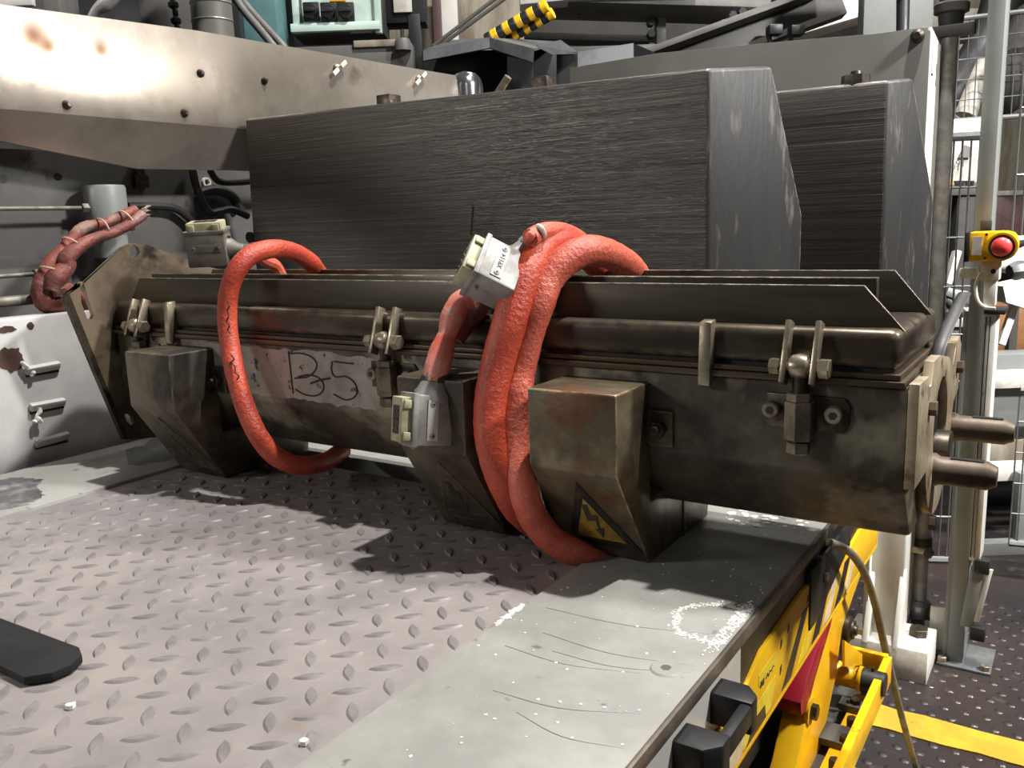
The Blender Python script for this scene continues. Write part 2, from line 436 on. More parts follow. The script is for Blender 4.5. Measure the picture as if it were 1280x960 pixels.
obj('border_strip', box((XL, YN, -0.03), (XLI, YF, 0.006), 0.0015), K['strip'], tb, 'grey green painted steel border by the pale panel')
obj('border_strip', box((XLI, 1.19, -0.03), (XI, YF, 0.004), 0.0015), K['strip'], tb, 'grey green painted steel border behind the mould')
obj('edge_trim', box((XR, YN, -0.011), (XR + 0.0055, YF, 0.006), 0.0015), K['edge'], tb, 'worn dark steel edge bar')
obj('gap_tray', box((XLI, 1.13, -0.05), (XI, 1.19, -0.035)), K['black'], tb)
sx, sy = (-0.323, 0.74)
o = obj('sunk_screw', lathe((sx, sy, 0.003), (sx, sy, 0.0066), [(0, 0.0165), (0.6, 0.0165), (1, 0.0145)], 24), K['strip'], st)
obj('hex_socket', cyl((sx, sy, 0.0060), (sx, sy, 0.0070), 0.0055, 6), K['edge'], st)
# white smears and paint chips on the border strip
rr = random.Random(11)
bm = bmesh.new()
def flake(bm, x, y, z, r, rnd, h=0.0006):
    k = rnd.randint(5, 8)
    top = [bm.verts.new((x + r * rnd.uniform(.5, 1.1) * math.cos(2 * math.pi * i / k), y + r * rnd.uniform(.5, 1.1) * math.sin(2 * math.pi * i / k), z + h)) for i in range(k)]
    bot = [bm.verts.new((v.co.x, v.co.y, z - 0.0003)) for v in top]
    bm.faces.new(top); bm.faces.new(bot[::-1])
    for i in range(k): bm.faces.new((top[i], bot[i], bot[(i + 1) % k], top[(i + 1) % k]))
cx, cy = (-0.318, 0.86)
for i in range(700):
    a = rr.uniform(0.35, 2 * math.pi + 0.1)
    rad = rr.gauss(1, 0.07) + .05 * math.sin(5 * a)
    if 3.2 < a < 4.1 and rr.random() < .3 or cx + 0.043 * rad * math.cos(a) > XR - .003: continue
    flake(bm, cx + 0.043 * rad * math.cos(a), cy + 0.047 * rad * math.sin(a), 0.005, rr.uniform(.0006, .0022), rr, rr.uniform(.0002, .0007))
for i in range(280):
    x = cx + 0.036 + rr.gauss(0, .012)
    flake(bm, min(x, XR - .003 - rr.uniform(0, .014)), cy + rr.gauss(0, .035), 0.005, rr.uniform(.0006, .0022), rr, rr.uniform(.0002, .0007))
obj('white_smear', bm, K['chalk'], st, 'ring of white smeared filler', kind='stuff')
bm = bmesh.new()
for i in range(150):
    flake(bm, rr.uniform(XI + .01, XR - .01), rr.uniform(.3, 1.3), 0.005, rr.uniform(.0006, .0022), rr)
for i in range(26):                                   # bright torn strip along the plate seam
    flake(bm, XI + rr.uniform(.0, .004), 0.764 + rr.uniform(-.035, .035), 0.005, rr.uniform(.003, .006), rr, rr.uniform(.0003, .0012))
for i in range(60):
    flake(bm, rr.uniform(XI + .1, XR - .01), rr.uniform(1.17, 1.3), 0.005, rr.uniform(.002, .008), rr, rr.uniform(.0002, .0010))
obj('paint_chip', bm, K['chalk'], st, kind='stuff')
pq = [(-1.70, .60), (-1.62, .575), (-1.53, .60), (-1.49, .65), (-1.475, .71), (-1.50, .755), (-1.56, .775), (-1.60, .80), (-1.66, .79), (-1.70, .74)]
pj = []
for i, u in enumerate(pq):
    w = pq[(i + 1) % len(pq)]
    for t in range(7): pj.append((u[0] + (w[0] - u[0]) * t / 7 + rr.uniform(-.006, .006), u[1] + (w[1] - u[1]) * t / 7 + rr.uniform(-.006, .006)))
K['bare'] = mat('bare_scraped_steel', srgb(88, 87, 88), srgb(150, 150, 150), 16, rough=(.35, .5), metal=.4, lo=.5, hi=.62)
obj('scraped_patch', prism(pj, 'z', .005, .0064), K['bare'], tb, 'bare scraped steel patch on the border')
pd = [(x + rr.uniform(-.004, .004), y + rr.uniform(-.004, .004)) for x, y in ([(-1.663, 1.009), (-1.663, 1.037), (-1.656, 1.055), (-1.692, 1.09), (-1.696, 1.127), (-1.588, 1.073), (-1.521, 1.037), (-1.496, 0.997), (-1.516, 0.975), (-1.516, 0.95), (-1.55, 0.945)])]
K['darkpatch'] = mat('dark_grey_patch', srgb(104, 105, 98), srgb(92, 93, 87), 12, rough=(.4, .5))  # thin patch, a darker tone than the border strip
obj('darker_patch', prism(pd, 'z', .005, .0063), K['darkpatch'], tb, 'darker grey patch on the border')
K['scr'] = mat('scratch_grey', srgb(142, 141, 133), srgb(130, 128, 121), 30, rough=(.5, .6))
# long arc scratches
bm = bmesh.new()
for x0, y0, x1, y1 in ((-.50, .80, -.30, .835), (-.47, .745, -.30, .76), (-.44, .715, -.30, .745), (-.49, .70, -.34, .72), (-.45, .62, -.31, .655), (-.41, .60, -.30, .60)):
    tube([(x0, y0, .0052), ((x0 + x1) / 2, (y0 + y1) / 2 - .012, .0052), (x1, y1, .0047)], 0.00045, 5, bm, 6)
obj('scratch', bm, K['scr'], st, kind='stuff')

# side of the table: yellow beam with decals, black skirt, handle
XB = -0.2885
obj('side_skirt', box((XB - 0.03, YN, -0.12), (XB + 0.001, 0.86, -0.012)), K['ltgrey'], tb, 'pale grey side panel')
obj('side_skirt', box((XB - 0.03, 0.86, -0.13), (XB - 0.001, 1.60, -0.012)), K['black'], tb, 'black painted side panel')
yb = [(YN, -.150), (1.24, -.150), (1.60, -.150), (1.60, -.10), (1.45, -.075), (1.25, -.09), (1.17, -.052), (1.10, -.046), (0.93, -.052), (0.86, -.075), (YN, -.078)]
beam = obj('side_beam', prism(yb, 'x', XB - 0.004, XB + 0.004, 0.0015), K['yellow'], tb, 'yellow enamelled side beam')
obj('beam_lip', box((XB - 0.03, YN, -0.156), (XB + 0.004, 1.60, -0.150), 0.001), K['yellow'], tb)
def decal(name, pts, mt, dx=0.0006, lab=None):
    return obj(name, prism(pts, 'x', XB + 0.0035, XB + 0.004 + dx), mt, beam, lab)
decal('hazard_decal', [(1.01, -0.145), (1.05, -0.145), (1.13, -0.075), (1.10, -0.075)], K['decal_black'], lab='black slanted hazard stripe')
decal('hazard_decal', [(1.08, -0.145), (1.13, -0.145), (1.185, -0.092), (1.15, -0.092)], K['decal_yellow'], .0004, 'yellow slanted hazard stripe')
decal('hazard_decal', [(1.15, -0.145), (1.19, -0.145), (1.25, -0.087), (1.21, -0.087)], K['decal_black'])
decal('hazard_decal', [(1.21, -0.145), (1.25, -0.145), (1.31, -0.092), (1.27, -0.092)], K['decal_white'], .0004, 'pale torn hazard tape')
decal('hazard_decal', [(1.28, -0.145), (1.32, -0.145), (1.38, -0.092), (1.34, -0.092)], K['decal_black'])
decal('hazard_decal', [(1.34, -0.145), (1.38, -0.145), (1.42, -0.101), (1.39, -0.101)], K['decal_white'], .0004)
decal('rating_decal', [(.915, -0.092), (.985, -0.092), (.985, -0.077), (.915, -0.077)], K['decal_yellow'], lab='small yellow rating label')
decal('warning_decal', [(.86, -0.143), (.965, -0.143), (.985, -0.109), (.88, -0.112)], K['decal_yellow'], .0005, 'torn yellow warning label')
decal('warning_decal', [(.875, -0.145), (.945, -0.145), (.94, -0.127), (.90, -0.125)], K['decal_black'], .0008)
decal('warning_decal', [(.80, -0.147), (.86, -0.147), (.875, -0.110), (.845, -0.115), (.83, -0.101), (.81, -0.120)], K['decal_white'], .0005, 'torn pale label backing')
decal('warning_decal', [(.74, -0.147), (.80, -0.147), (.79, -0.133), (.755, -0.133)], K['decal_black'], .0006)
for a, b in ((.921, -.093), (.929, -.0935)):
    decal('label_text', [(a, b - .003), (a + .006, b - .003), (a + .006, b + .005), (a, b + .005)], K['ink'], .0009)
bm = bmesh.new()
tube([(XB + .0047, .942, -.094), (XB + .0047, .947, -.089), (XB + .0047, .951, -.095), (XB + .0047, .956, -.090), (XB + .0047, .962, -.094), (XB + .0047, .968, -.090), (XB + .0047, .974, -.093)], .0006, 5, bm, 4)
obj('label_text', bm, K['ink'], beam)
bm = bmesh.new()
for y, z in ((1.03, -.075), (1.12, -.072), (1.0, -.118), (1.17, -.066), (1.0, -.083)):
    prism([(y, z), (y + .006, z + .003), (y + .007, z + .012), (y + .001, z + .010)], 'x', XB + .0035, XB + .0046, 0, bm)
obj('paint_nick', bm, K['black'], beam, kind='stuff')
bk = obj('black_bracket', prism([(1.13, -.03), (1.36, -.03), (1.36, -.07), (1.16, -.115), (1.13, -.115)], 'x', XB - .002, XB + .007, 0.001), K['black'], tb, 'black bracket plate on the side')
obj('bolt_head', hexnut((XB + .007, 1.20, -.062), (XB + .013, 1.20, -.062), .007), K['hw'], bk)
hn = obj('grab_handle', prism([(XB - .002, .672), (XB + .030, .672), (XB + .044, .688), (XB + .044, .708), (XB - .002, .708)], 'z', -.060, -.024, .003), K['rubber'], tb, 'black plastic grab handle')
obj('handle_leg', prism([(XB - .002, .768), (XB + .044, .768), (XB + .044, .786), (XB + .030, .802), (XB - .002, .802)], 'z', -.060, -.024, .003), K['rubber'], hn)
obj('handle_grip', box((XB + .031, .686, -.050), (XB + .0435, .788, -.027), .003), K['rubber'], hn)

# scissor mechanism under the beam
def side(pxs, x0, x1, b=.0015): return prism(pxs, 'x', x0, x1, b)
ar = obj('scissor_arm', side([(1.451, -0.129), (1.543, -0.147), (1.357, -0.211), (1.32, -0.283), (1.22, -0.379), (1.173, -0.403), (1.062, -0.333), (1.106, -0.307), (1.188, -0.218), (1.265, -0.171)], -.322, -.288), K['yellow'], tb, 'outer yellow scissor arm')
ra = obj('safety_prop', side([(1.298, -0.158), (1.27, -0.176), (1.189, -0.221), (1.157, -0.248), (1.124, -0.241), (1.118, -0.219), (1.156, -0.192), (1.231, -0.162)], -.322, -.288, .001), K['red'], tb, 'red enamelled safety prop')
pv = Vector((-0.288, 1.381, -0.222))
px = obj('pivot_boss', lathe(pv, pv + Vector((.018, 0, 0)), [(0, .022), (.4, .022), (.6, .016), (.75, .015), (.76, .009), (1, .008)], 18), K['hwdark'], ar, 'dark greasy pivot boss')
obj('pivot_bolt', hexnut(pv + Vector((.018, 0, 0)), pv + Vector((.026, 0, 0)), .005), K['hw'], px)
q = Vector((-0.288, 1.166, -0.255))
obj('washer', lathe(q - Vector((.003, 0, 0)), q + Vector((.003, 0, 0)), [(0, .020), (1, .020)], 18), K['yellow'], ar)
e = obj('pivot_bolt', hexnut(q, q + Vector((.012, 0, 0)), .0115), K['hwdark'], ar)
tx = 1.395
gs = obj('gusset', side([(1.282, -0.193), (1.42, -0.28), (1.424, -0.302), (1.29, -0.241)], -.272, -.268, .0008), K['yellow'], tb, 'yellow gusset plate')
tt = obj('torque_tube', lathe((-.300, tx, -.312), (-.262, tx, -.312), [(0, .022), (.15, .018), (.85, .018), (.86, .021), (1, .021)], 22), K['yellow'], tb, 'yellow torque tube')
obj('tube_sleeve', cyl((-.262, tx, -.312), (-.226, tx, -.312), .0195, 22, None, .001), K['rubber'], tt, 'dark sleeve on the torque tube')
obj('grease_nipple', cyl((-.246, tx, -.294), (-.246, tx, -.286), .003, 8), K['hwdark'], tt)
obj('base_frame', box((-.242, .9, -.345), (-.230, 1.47, -.298), .001), K['yellow'], tb, 'yellow lower frame rail')
obj('base_frame', box((-.31, 1.462, -.345), (-.236, 1.474, -.296), .001), K['yellow'], tb, 'yellow lower cross rail')
obj('base_plate', box((-.272, 1.0, -.352), (-.242, 1.40, -.342), .001), K['yellow'], tb, 'yellow floor of the lower frame')
obj('base_plate', box((-.36, .9, -.372), (-.242, 1.44, -.356)), K['darkgrey'], tb, 'dark grey bed of the lower frame')
obj('cross_plate', box((-.325, 1.225, -.342), (-.243, 1.275, -.330), .001), K['darkgrey'], tb, 'dark grey cross plate')
obj('cross_plate', box((-.285, 1.335, -.342), (-.243, 1.36, -.330), .001), K['darkgrey'], tb, 'dark grey cross plate below the torque tube')
for x, y in ((-.262, 1.348), (-.254, 1.29), (-.252, 1.235), (-.252, 1.17)):
    obj('frame_bolt', hexnut((x, y, -.342), (x, y, -.322), .0085), K['hwdark'], tb)
obj('inner_shadow_plate', box((-1.70, .15, -.30), (-.34, 1.40, -.06)), K['black'], tb, 'black block for the shade under the top')  # black block stands in for the shade below the table top
obj('base_frame', box((-1.70, .15, FZ + .001), (-.34, 1.40, -.62)), K['black'], tb, 'black base frame standing on the floor')
for x in (-1.69, -.42):
    obj('corner_leg', box((x, .2, -.64), (x + .06, .26, -.2)), K['black'], tb)
    obj('corner_leg', box((x, 1.3, -.64), (x + .06, 1.36, -.2)), K['black'], tb)

# grey hose that hangs off the table corner
hz = tube([(-0.278, 1.205, -0.012), (-0.268, 1.227, -0.024), (-0.262, 1.285, -0.056), (-0.257, 1.353, -0.111), (-0.252, 1.421, -0.187), (-0.247, 1.48, -0.276), (-0.242, 1.566, -0.391), (-0.237, 1.703, -0.561), (-0.232, 1.885, -0.767), (-0.228, 2.04, -0.952)], .0062, 12)
solo(obj('grey_hose', hz, K['hose']), 'grey rubber hose hanging off the table corner to the floor', 'hose')

# black flat bar lying on the tread plate
bp = [(-1.13, .448), (-1.03, .452), (-.885, .458), (-.866, .450), (-.855, .432), (-.856, .412), (-.873, .392), (-.93, .392), (-1.13, .372)]
solo(obj('black_bar', prism(bp, 'z', 0.0022, 0.012, .0015), K['barblack']), 'flat black bar with rounded end lying on the tread plate', 'bar')
wc = bmesh.new()
flake(wc, -0.793, 0.394, 0.001, .006, rr, .004)
solo(obj('plaster_crumb', wc, K['chalk']), 'small white crumb on the tread plate near the black bar', 'crumb')
wc = bmesh.new()
flake(wc, -0.549, 0.469, 0.001, .005, rr, .004)
solo(obj('plaster_crumb', wc, K['chalk']), 'white crumb on the tread plate at its grey border', 'crumb')

# ------------------------------------------------------------------ the electrically heated mould on the table
MY = 0.98                                               # front wall
md = thing('heated_mould', 'long scorched steel heating mould lying across the lift table', 'mould', (-0.87, 1.10, 0.0))
body = obj('mould_body', prism([(MY, .262), (MY, .158), (1.045, .072), (1.17, .072), (1.23, .16), (1.23, .262)], 'x', -1.592, -.150, .006), K['body'], md, 'brown scorched trough body')
# worn pale paint around the number
pr = random.Random(5)
edge = [(-1.33, .252), (-1.2, .254), (-1.05, .252), (-.93, .25), (-.885, .247), (-.882, .19), (-.90, .168), (-1.0, .166), (-1.1, .170), (-1.2, .168), (-1.3, .172), (-1.335, .20)]
pts = []
for i, p in enumerate(edge):
    p2 = edge[(i + 1) % len(edge)]
    for t in range(8):
        f = t / 8
        pts.append((p[0] + (p2[0] - p[0]) * f + pr.uniform(-.004, .004), p[1] + (p2[1] - p[1]) * f + pr.uniform(-.003, .003)))
K['patch'] = mat('worn_grey_paint', srgb(172, 166, 156), srgb(142, 136, 124), 12, rough=(0.42, 0.55), metal=0.1, c3=srgb(56, 46, 34), s3=34, lo3=0.6, hi3=0.66, bump=.1)
pp = obj('paint_patch', prism(pts, 'y', MY - .0008, MY + .001, 0), K['patch'], body, 'worn pale grey paint')
def ink(name, pxs, r, par, y=MY - .0012, mt='ink'):
    bm = bmesh.new()
    for line in pxs:
        b_ = bmesh.new()
        tube([(x, y, z) for x, z in line], r, 6, b_, 6)
        merge(bm, b_)
    return obj(name, bm, K[mt], par)
def zz(l): return l
ink('painted_letter', [[(-1.101, 0.25), (-1.1, 0.229), (-1.099, 0.202), (-1.098, 0.178)], [(-1.098, 0.246), (-1.073, 0.248), (-1.049, 0.244), (-1.037, 0.234), (-1.041, 0.222), (-1.059, 0.21), (-1.091, 0.205)],
    [(-1.083, 0.208), (-1.058, 0.213), (-1.036, 0.21), (-1.025, 0.2), (-1.028, 0.188), (-1.045, 0.179), (-1.071, 0.179), (-1.092, 0.186)]], .0014, pp)['label'] = 'hand-drawn letter B'
ink('painted_digit', [[(-0.997, 0.239), (-0.974, 0.238), (-0.955, 0.238)], [(-1.001, 0.239), (-1.004, 0.224), (-0.996, 0.214), (-0.973, 0.216), (-0.955, 0.207), (-0.951, 0.193), (-0.961, 0.182), (-0.98, 0.178), (-1.003, 0.185)]], .0014, pp)['label'] = 'hand-drawn digit 5'
ink('painted_dash', [[(-1.054, 0.199), (-1.035, 0.205), (-1.009, 0.211)]], .0020, pp)
# flange strips and cover
obj('flange_strip', box((-1.596, MY - .008, .2605), (-.153, 1.24, .2675), .001), K['flange'], md, 'lower brown flange strip')
obj('flange_strip', box((-1.59, MY - .004, .2685), (-.158, 1.235, .2745), .001), K['flange'], md, 'upper brown flange strip')
cover = obj('mould_cover', box((-1.59, MY, .277), (-.160, 1.235, .3215), .011, None, 3), K['cover'], md, 'burnished lid with rounded edges')
obj('cover_seam', box((-1.58, MY + .006, .272), (-.166, 1.23, .279)), K['black'], md)
def fin(y, xl, xr, xl2, xr2, zt, zb=.318, t=.005):
    return obj('stiffening_fin', prism([(xl2, zb), (xr2, zb), (xr, zt), (xl, zt)], 'y', y, y + t, .0012), K['fin'], md)
fin(1.005, -1.535, -.204, -1.572, -.160, .3670)
fin(1.030, -1.53, -.196, -1.53, -.196, .3735, .318, .013)
fin(1.165, -1.52, -.201, -1.56, -.156, .3730)
kb = Vector((-0.24, 1.341, 0.322))
obj('cover_knob', lathe((kb.x, kb.y, .32), (kb.x, kb.y, .338), [(0, .007), (.5, .007), (.55, .012), (1, .011)], 14), K['hwdark'], md)

# toggle latches: twin links, pivot bolt, eye, turnbuckle, base plate with two socket screws
def latch(x, dark=False, full=True):
    H = K['hwdark'] if dark else K['hw']
    yl = MY - .002
    base = obj('latch_plate', prism([(x - .040, .205), (x + .046, .205), (x + .052, .215), (x + .052, .236), (x + .046, .245), (x - .040, .245)], 'y', MY - .004, MY + .002, .001), K['hwdark'] if not dark else K['body'], md)
    for dx in (-.034, .036):
        s = obj('socket_screw', lathe((x + dx, MY - .002, .226), (x + dx, MY - .013, .226), [(0, .0105), (.2, .0105), (.85, .010), (1, .0085)], 18), H, base)
        obj('hex_socket', cyl((x + dx, MY - .0125, .226), (x + dx, MY - .0136, .226), .0048, 6), K['black'], base)
    turn = obj('turnbuckle', hexnut((x, MY - .014, .196), (x, MY - .014, .240), .0165), H, md)
    obj('lock_nut', hexnut((x, MY - .014, .180), (x, MY - .014, .193), .0135), H, turn)
    obj('threaded_stem', cyl((x, MY - .014, .184), (x, MY - .014, .272), .0085, 14), K['hwdark'], turn)
    obj('lock_nut', hexnut((x, MY - .014, .240), (x, MY - .014, .250), .0145), H, turn)
    obj('eye', lathe((x - .012, MY - .016, .280), (x + .012, MY - .016, .280), [(0, .008), (.15, .0125), (.5, .0145), (.85, .0125), (1, .008)], 18), H, turn, 'rounded eye of the latch')
    for dx in (-.0165, .0165):
        lk = obj('latch_link', fbox((x + dx, MY - .011, .294), ((1, 0, 0), (0, 1, -.36), (0, .36, 1)), (.0034, .0085, .036), .0012), H, md)
    obj('pivot_bolt', cyl((x - .026, MY - .018, .279), (x + .026, MY - .018, .279), .006, 12), H, md)
    obj('bolt_head', hexnut((x - .033, MY - .018, .279), (x - .021, MY - .018, .279), .0095), H, md)
    obj('bolt_nut', hexnut((x + .021, MY - .018, .279), (x + .033, MY - .018, .279), .0115), H, md)
for px_, dk in ((-0.26, False), (-0.875, False), (-1.499, False)):
    latch(px_, dk)
# stop tabs welded on the lid
for x in (-0.372, -1.405):
    tb_ = prism([(MY + .004, .327), (MY - .012, .325), (MY - .017, .25), (MY - .010, .246), (MY + .004, .262)], 'x', x - .0075, x + .0075, .0015)
    obj('stop_tab', tb_, K['hw'], md)

# junction boxes under the trough
K['sign_y'] = mat('faded_sign_yellow', srgb(164, 134, 54), srgb(120, 96, 42), 30, rough=(0.45, 0.6), metal=0.1)
def junction(x0, x1, mt, sign, lab):
    b = obj('junction_box', prism([(MY + .003, .246), (.887, .246), (.887, .146), (.978, .0045), (1.185, .0045), (1.20, .09), (MY + .003, .09)], 'x', x0, x1, .004), mt, md, lab)
    # triangular warning plate on the sloping face
    a, c = Vector((0, .887, .146)), Vector((0, .978, .0045))
    d = (c - a); nrm = Vector((0, -d.z, d.y)); nrm = Vector((0, -abs(d.z), -abs(d.y))).normalized()
    def sp(u, v, h): 
        p = a + d * v + nrm * h
        return Vector((x0 + (x1 - x0) * u, p.y, p.z))
    def plate(name, uv, h0, h1, m2, par):
        n = bmesh.new()
        lo = [n.verts.new(sp(u, v, h0)) for u, v in uv]; hi = [n.verts.new(sp(u, v, h1)) for u, v in uv]
        n.faces.new(hi); n.faces.new(lo[::-1])
        k = len(uv)
        for i in range(k): n.faces.new((lo[i], lo[(i + 1) % k], hi[(i + 1) % k], hi[i]))
        return obj(name, n, m2, par)
    tri = [(.12, .92), (.88, .92), (.5, .28)] if sign else [(.12, .92), (.88, .92), (.45, .25)]
    w = plate('warning_sign', [(.10, .86), (.97, .86), (.50, .12)], -.0005, .0016, K['decal_black'] if sign else K['boxdark'], b)
    w['label'] = 'yellow triangle sign with a black lightning bolt' if sign else 'blackened triangular warning sign'
    plate('sign_face', [(.24, .77), (.82, .77), (.51, .29)], .0010, .0022, K['sign_y'] if sign else K['boxdark'], w)
    plate('lightning_bolt', [(.46, .36), (.53, .36), (.52, .48), (.60, .47), (.57, .63), (.62, .62), (.565, .74), (.515, .64), (.55, .65), (.555, .54), (.46, .55)], .0020, .0030, K['ink'], w)
    # side lug with bolt
    lg = obj('fixing_lug', box((x1 - .002, MY - .008, .165), (x1 + .034, MY + .002, .212), .004), K['boxdark'], b)
    obj('fixing_bolt', hexnut((x1 + .017, MY - .006, .189), (x1 + .017, MY - .020, .189), .011), K['hwdark'], lg)
    obj('fixing_stud', cyl((x1 + .017, MY - .018, .189), (x1 + .017, MY - .028, .189), .006, 12), K['hwdark'], lg)
    obj('side_seam', box((x1 - .001, 1.088, .006), (x1 + .0012, 1.0905, .072)), K['black'], b)
    return b
junction(-.573, -.449, K['box'], True, 'rusty olive junction box with electric warning sign')
junction(-.787, -.672, K['boxdark'], False, 'charred junction box behind the hanging plug')
junction(-1.425, -1.297, K['boxdark'], False, 'dusty junction box by the left end plate')
obj('drain_cock', lathe((-1.294, 1.044, 0.02), (-1.235, 1.032, 0.02), [(0, .006), (.3, .006), (.32, .010), (.6, .010), (.62, .006), (1, .006)], 12), K['hwdark'], md, 'small brass drain cock')

# left end plate with holes and slot
ep = [(0.885, 0.339), (0.92, 0.357), (1.015, 0.426), (1.038, 0.433), (1.068, 0.429), (1.196, 0.379)] + [(1.27, .36), (1.27, .05)] + [(1.04, 0.034), (0.969, 0.046), (0.929, 0.182)]
def yz(l): return l
hole1 = [(1.052, 0.415), (1.047, 0.406), (1.037, 0.401), (1.029, 0.407), (1.027, 0.416), (1.032, 0.425), (1.041, 0.43), (1.049, 0.425)]
hole2 = [(0.977, 0.095), (0.986, 0.097), (0.994, 0.087), (0.996, 0.075), (0.988, 0.071), (0.98, 0.08)]
slot = [(0.919, 0.363), (0.926, 0.365), (0.931, 0.334), (0.938, 0.3), (0.934, 0.292), (0.924, 0.295), (0.917, 0.326)]
obj('end_plate', prism(ep, 'x', -1.603, -1.592, 0, None, (hole1, hole2, slot)), K['endplate'], md, 'tall scorched end plate with lifting hole')
obj('end_plate_edge', prism([(0.885, 0.339), (0.895, 0.345), (0.94, 0.18), (0.979, 0.047), (0.969, 0.046), (0.929, 0.182)], 'x', -1.6035, -1.5905, 0), K['hwdark'], md)

# right end: cream flange, bore, two hose nipples, strap
XE = -.150
epr = [(MY - .004, .266), (MY - .004, .150), (1.055, .150)] + [(1.155 + .105 * math.cos(math.radians(t)), .178 + .105 * math.sin(math.radians(t))) for t in range(200, 345, 9)] + [(1.275, .19), (1.318, .20), (1.322, .262), (1.30, .276), (1.27, .27), (1.25, .245), (1.20, .262), (1.12, .276), (1.075, .276), (1.06, .25), (1.045, .25), (1.04, .264)]
fl = obj('end_flange', prism(epr, 'x', XE, XE + .011, .001, None, [circ(1.155, .186, .058, 28)]), K['cream'], md, 'cream painted end flange')
obj('bore_liner', prism(circ(1.155, .186, .064, 28), 'x', XE - .05, XE + .001, 0), K['black'], md, 'black bore')  # plain black disc closing the flange opening
obj('bore_liner', prism([(1.17 + .03 * math.cos(t * .5), .150 + .024 * math.sin(t * .5)) for t in range(13)], 'x', XE - .03, XE + .022, .001), K['hwdark'], md)
for y, z, x1 in ((1.125, .134, -.072), (1.285, .152, -.066)):
    np_ = obj('hose_nipple', lathe((XE + .004, y, z), (x1, y, z), [(0, .021), (.10, .0205), (.18, .0172), (.86, .0172), (1, .0118)], 24), K['nipple'], md, 'brown steel hose nipple')
    obj('nipple_slot', box((x1 - .050, y - .005, z + .0155), (x1 - .014, y + .005, z + .0176)), K['black'], np_)
for y, z in ((1.055, .225), (1.29, .235), (1.10, .075)):
    obj('flange_bolt', hexnut((XE + .011, y, z), (XE + .019, y, z), .009), K['nipple'], fl)
s0 = [Vector(p) for p in ((-0.15, 1.218, 0.242), (-0.145, 1.213, 0.266), (-0.14, 1.347, 0.285))]
obj('lifting_strap', tube([(-.150, 1.16, .262), (-.147, 1.185, .285), (-.140, 1.24, .315), (-.135, 1.285, .335)], .008, 8, None, 6, True, None, .3), K['black'], md, 'dark bent strap at the end of the lid')

# ------------------------------------------------------------------ heating cables with heavy-duty plugs
def plug(par, c, o, v, n, half, mt, glandpos, glanddir, glen=.03, gr=.013, screws=True, neck=None):
    c, o, v, n = Vector(c), Vector(o).normalized(), Vector(v), Vector(n)
    v = (v - o * v.dot(o)).normalized(); n2 = o.cross(v).normalized()
    n = n2 if n2.dot(n) > 0 else -n2
    ho, hv, hn = half
    hd = obj('plug_hood', fbox(c, (o, v, n), (ho, hv, hn), .003, None, 2), mt, par, 'cast grey plug hood')
    obj('hood_rim', fbox(c + o * (ho - .003), (o, v, n), (.0035, hv + .0015, hn + .0015), .0012), mt, hd)
    ins = obj('plug_insert', fbox(c + o * (ho + .004), (o, v, n), (.011, hv * .88, hn * .78), .002), K['insert'], par, 'ivory contact insert')
    obj('contact_slot', fbox(c + o * (ho + .0148), (o, v, n), (.0008, hv * .55, hn * .45), .0), K['black'], ins)
    bm = bmesh.new()
    for i in (-1, 0, 1):
        for j in (-1, 1):
            q = c + o * (ho + .015) + v * (i * hv * .34) + n * (j * hn * .2)
            cyl(q, q + o * .002, .0014, 8, bm)
    obj('contact_pin', bm, K['hw'], ins, kind='stuff')
    for s in (-1, 1):
        obj('insert_clip', fbox(c + o * (ho + .006) + v * (s * hv * .62) + n * (hn * .80), (o, v, n), (.006, hv * .16, .003), .001), K['insert'], ins)
        obj('locking_peg', cyl(c + o * (ho * .55) + v * (s * (hv - .001)), c + o * (ho * .55) + v * (s * (hv + .006)), .0033, 12), mt, hd)
    if screws:
        pl = obj('label_plate', fbox(c + n * (hn + .0006) + o * (ho * .05), (o, v, n), (.0075, hv * .80, .0009), .0003), K['plaque'] if mt is K['alu'] else mt, par, 'riveted metal label plate')
        for s in (-1, 1):
            q = c + n * (hn + .001) + o * (ho * .05) + v * (s * hv * .62)
            obj('rivet', lathe(q, q + n * .0022, [(0, .0045), (.6, .004), (1, .0022)], 14), mt, pl)
            obj('rivet_centre', cyl(q + n * .002, q + n * .0026, .0015, 8), K['black'], pl)
    g0 = c - o * (ho * glandpos[0]) + v * (hv * glandpos[1]) + n * (hn * glandpos[2])
    gd = Vector(glanddir).normalized()
    obj('neck', lathe(g0 - gd * .012, g0 + gd * glen, neck or [(0, .022), (.35, .021), (.7, gr * 1.1), (1, gr)], 16), mt, hd)
    gn = obj('gland_nut', hexnut(g0 + gd * glen, g0 + gd * (glen + .011), gr * 1.15), mt, hd)
    return hd, c, o, v, n, g0 + gd * (glen + .011)

def stroke(par, c, o, v, n, hn, txt, size, name='label_text'):
    """engraved characters along -v on the plate"""
    cu = bpy.data.curves.new(name, 'FONT'); cu.body = txt; cu.size = size; cu.extrude = .0003; cu.align_x = 'CENTER'; cu.align_y = 'CENTER'
    tmp = bpy.data.objects.new('tmp', cu); COL.objects.link(tmp)
    dg = bpy.context.evaluated_depsgraph_get()
    me = bpy.data.meshes.new_from_object(tmp.evaluated_get(dg))
    bpy.data.objects.remove(tmp)
    b = bmesh.new(); b.from_mesh(me)
    A = Matrix((v, -o, n)).transposed().to_4x4()
    A.translation = c + n * (hn + .0017)
    b.transform(A)
    return obj(name, b, K['ink'], par)

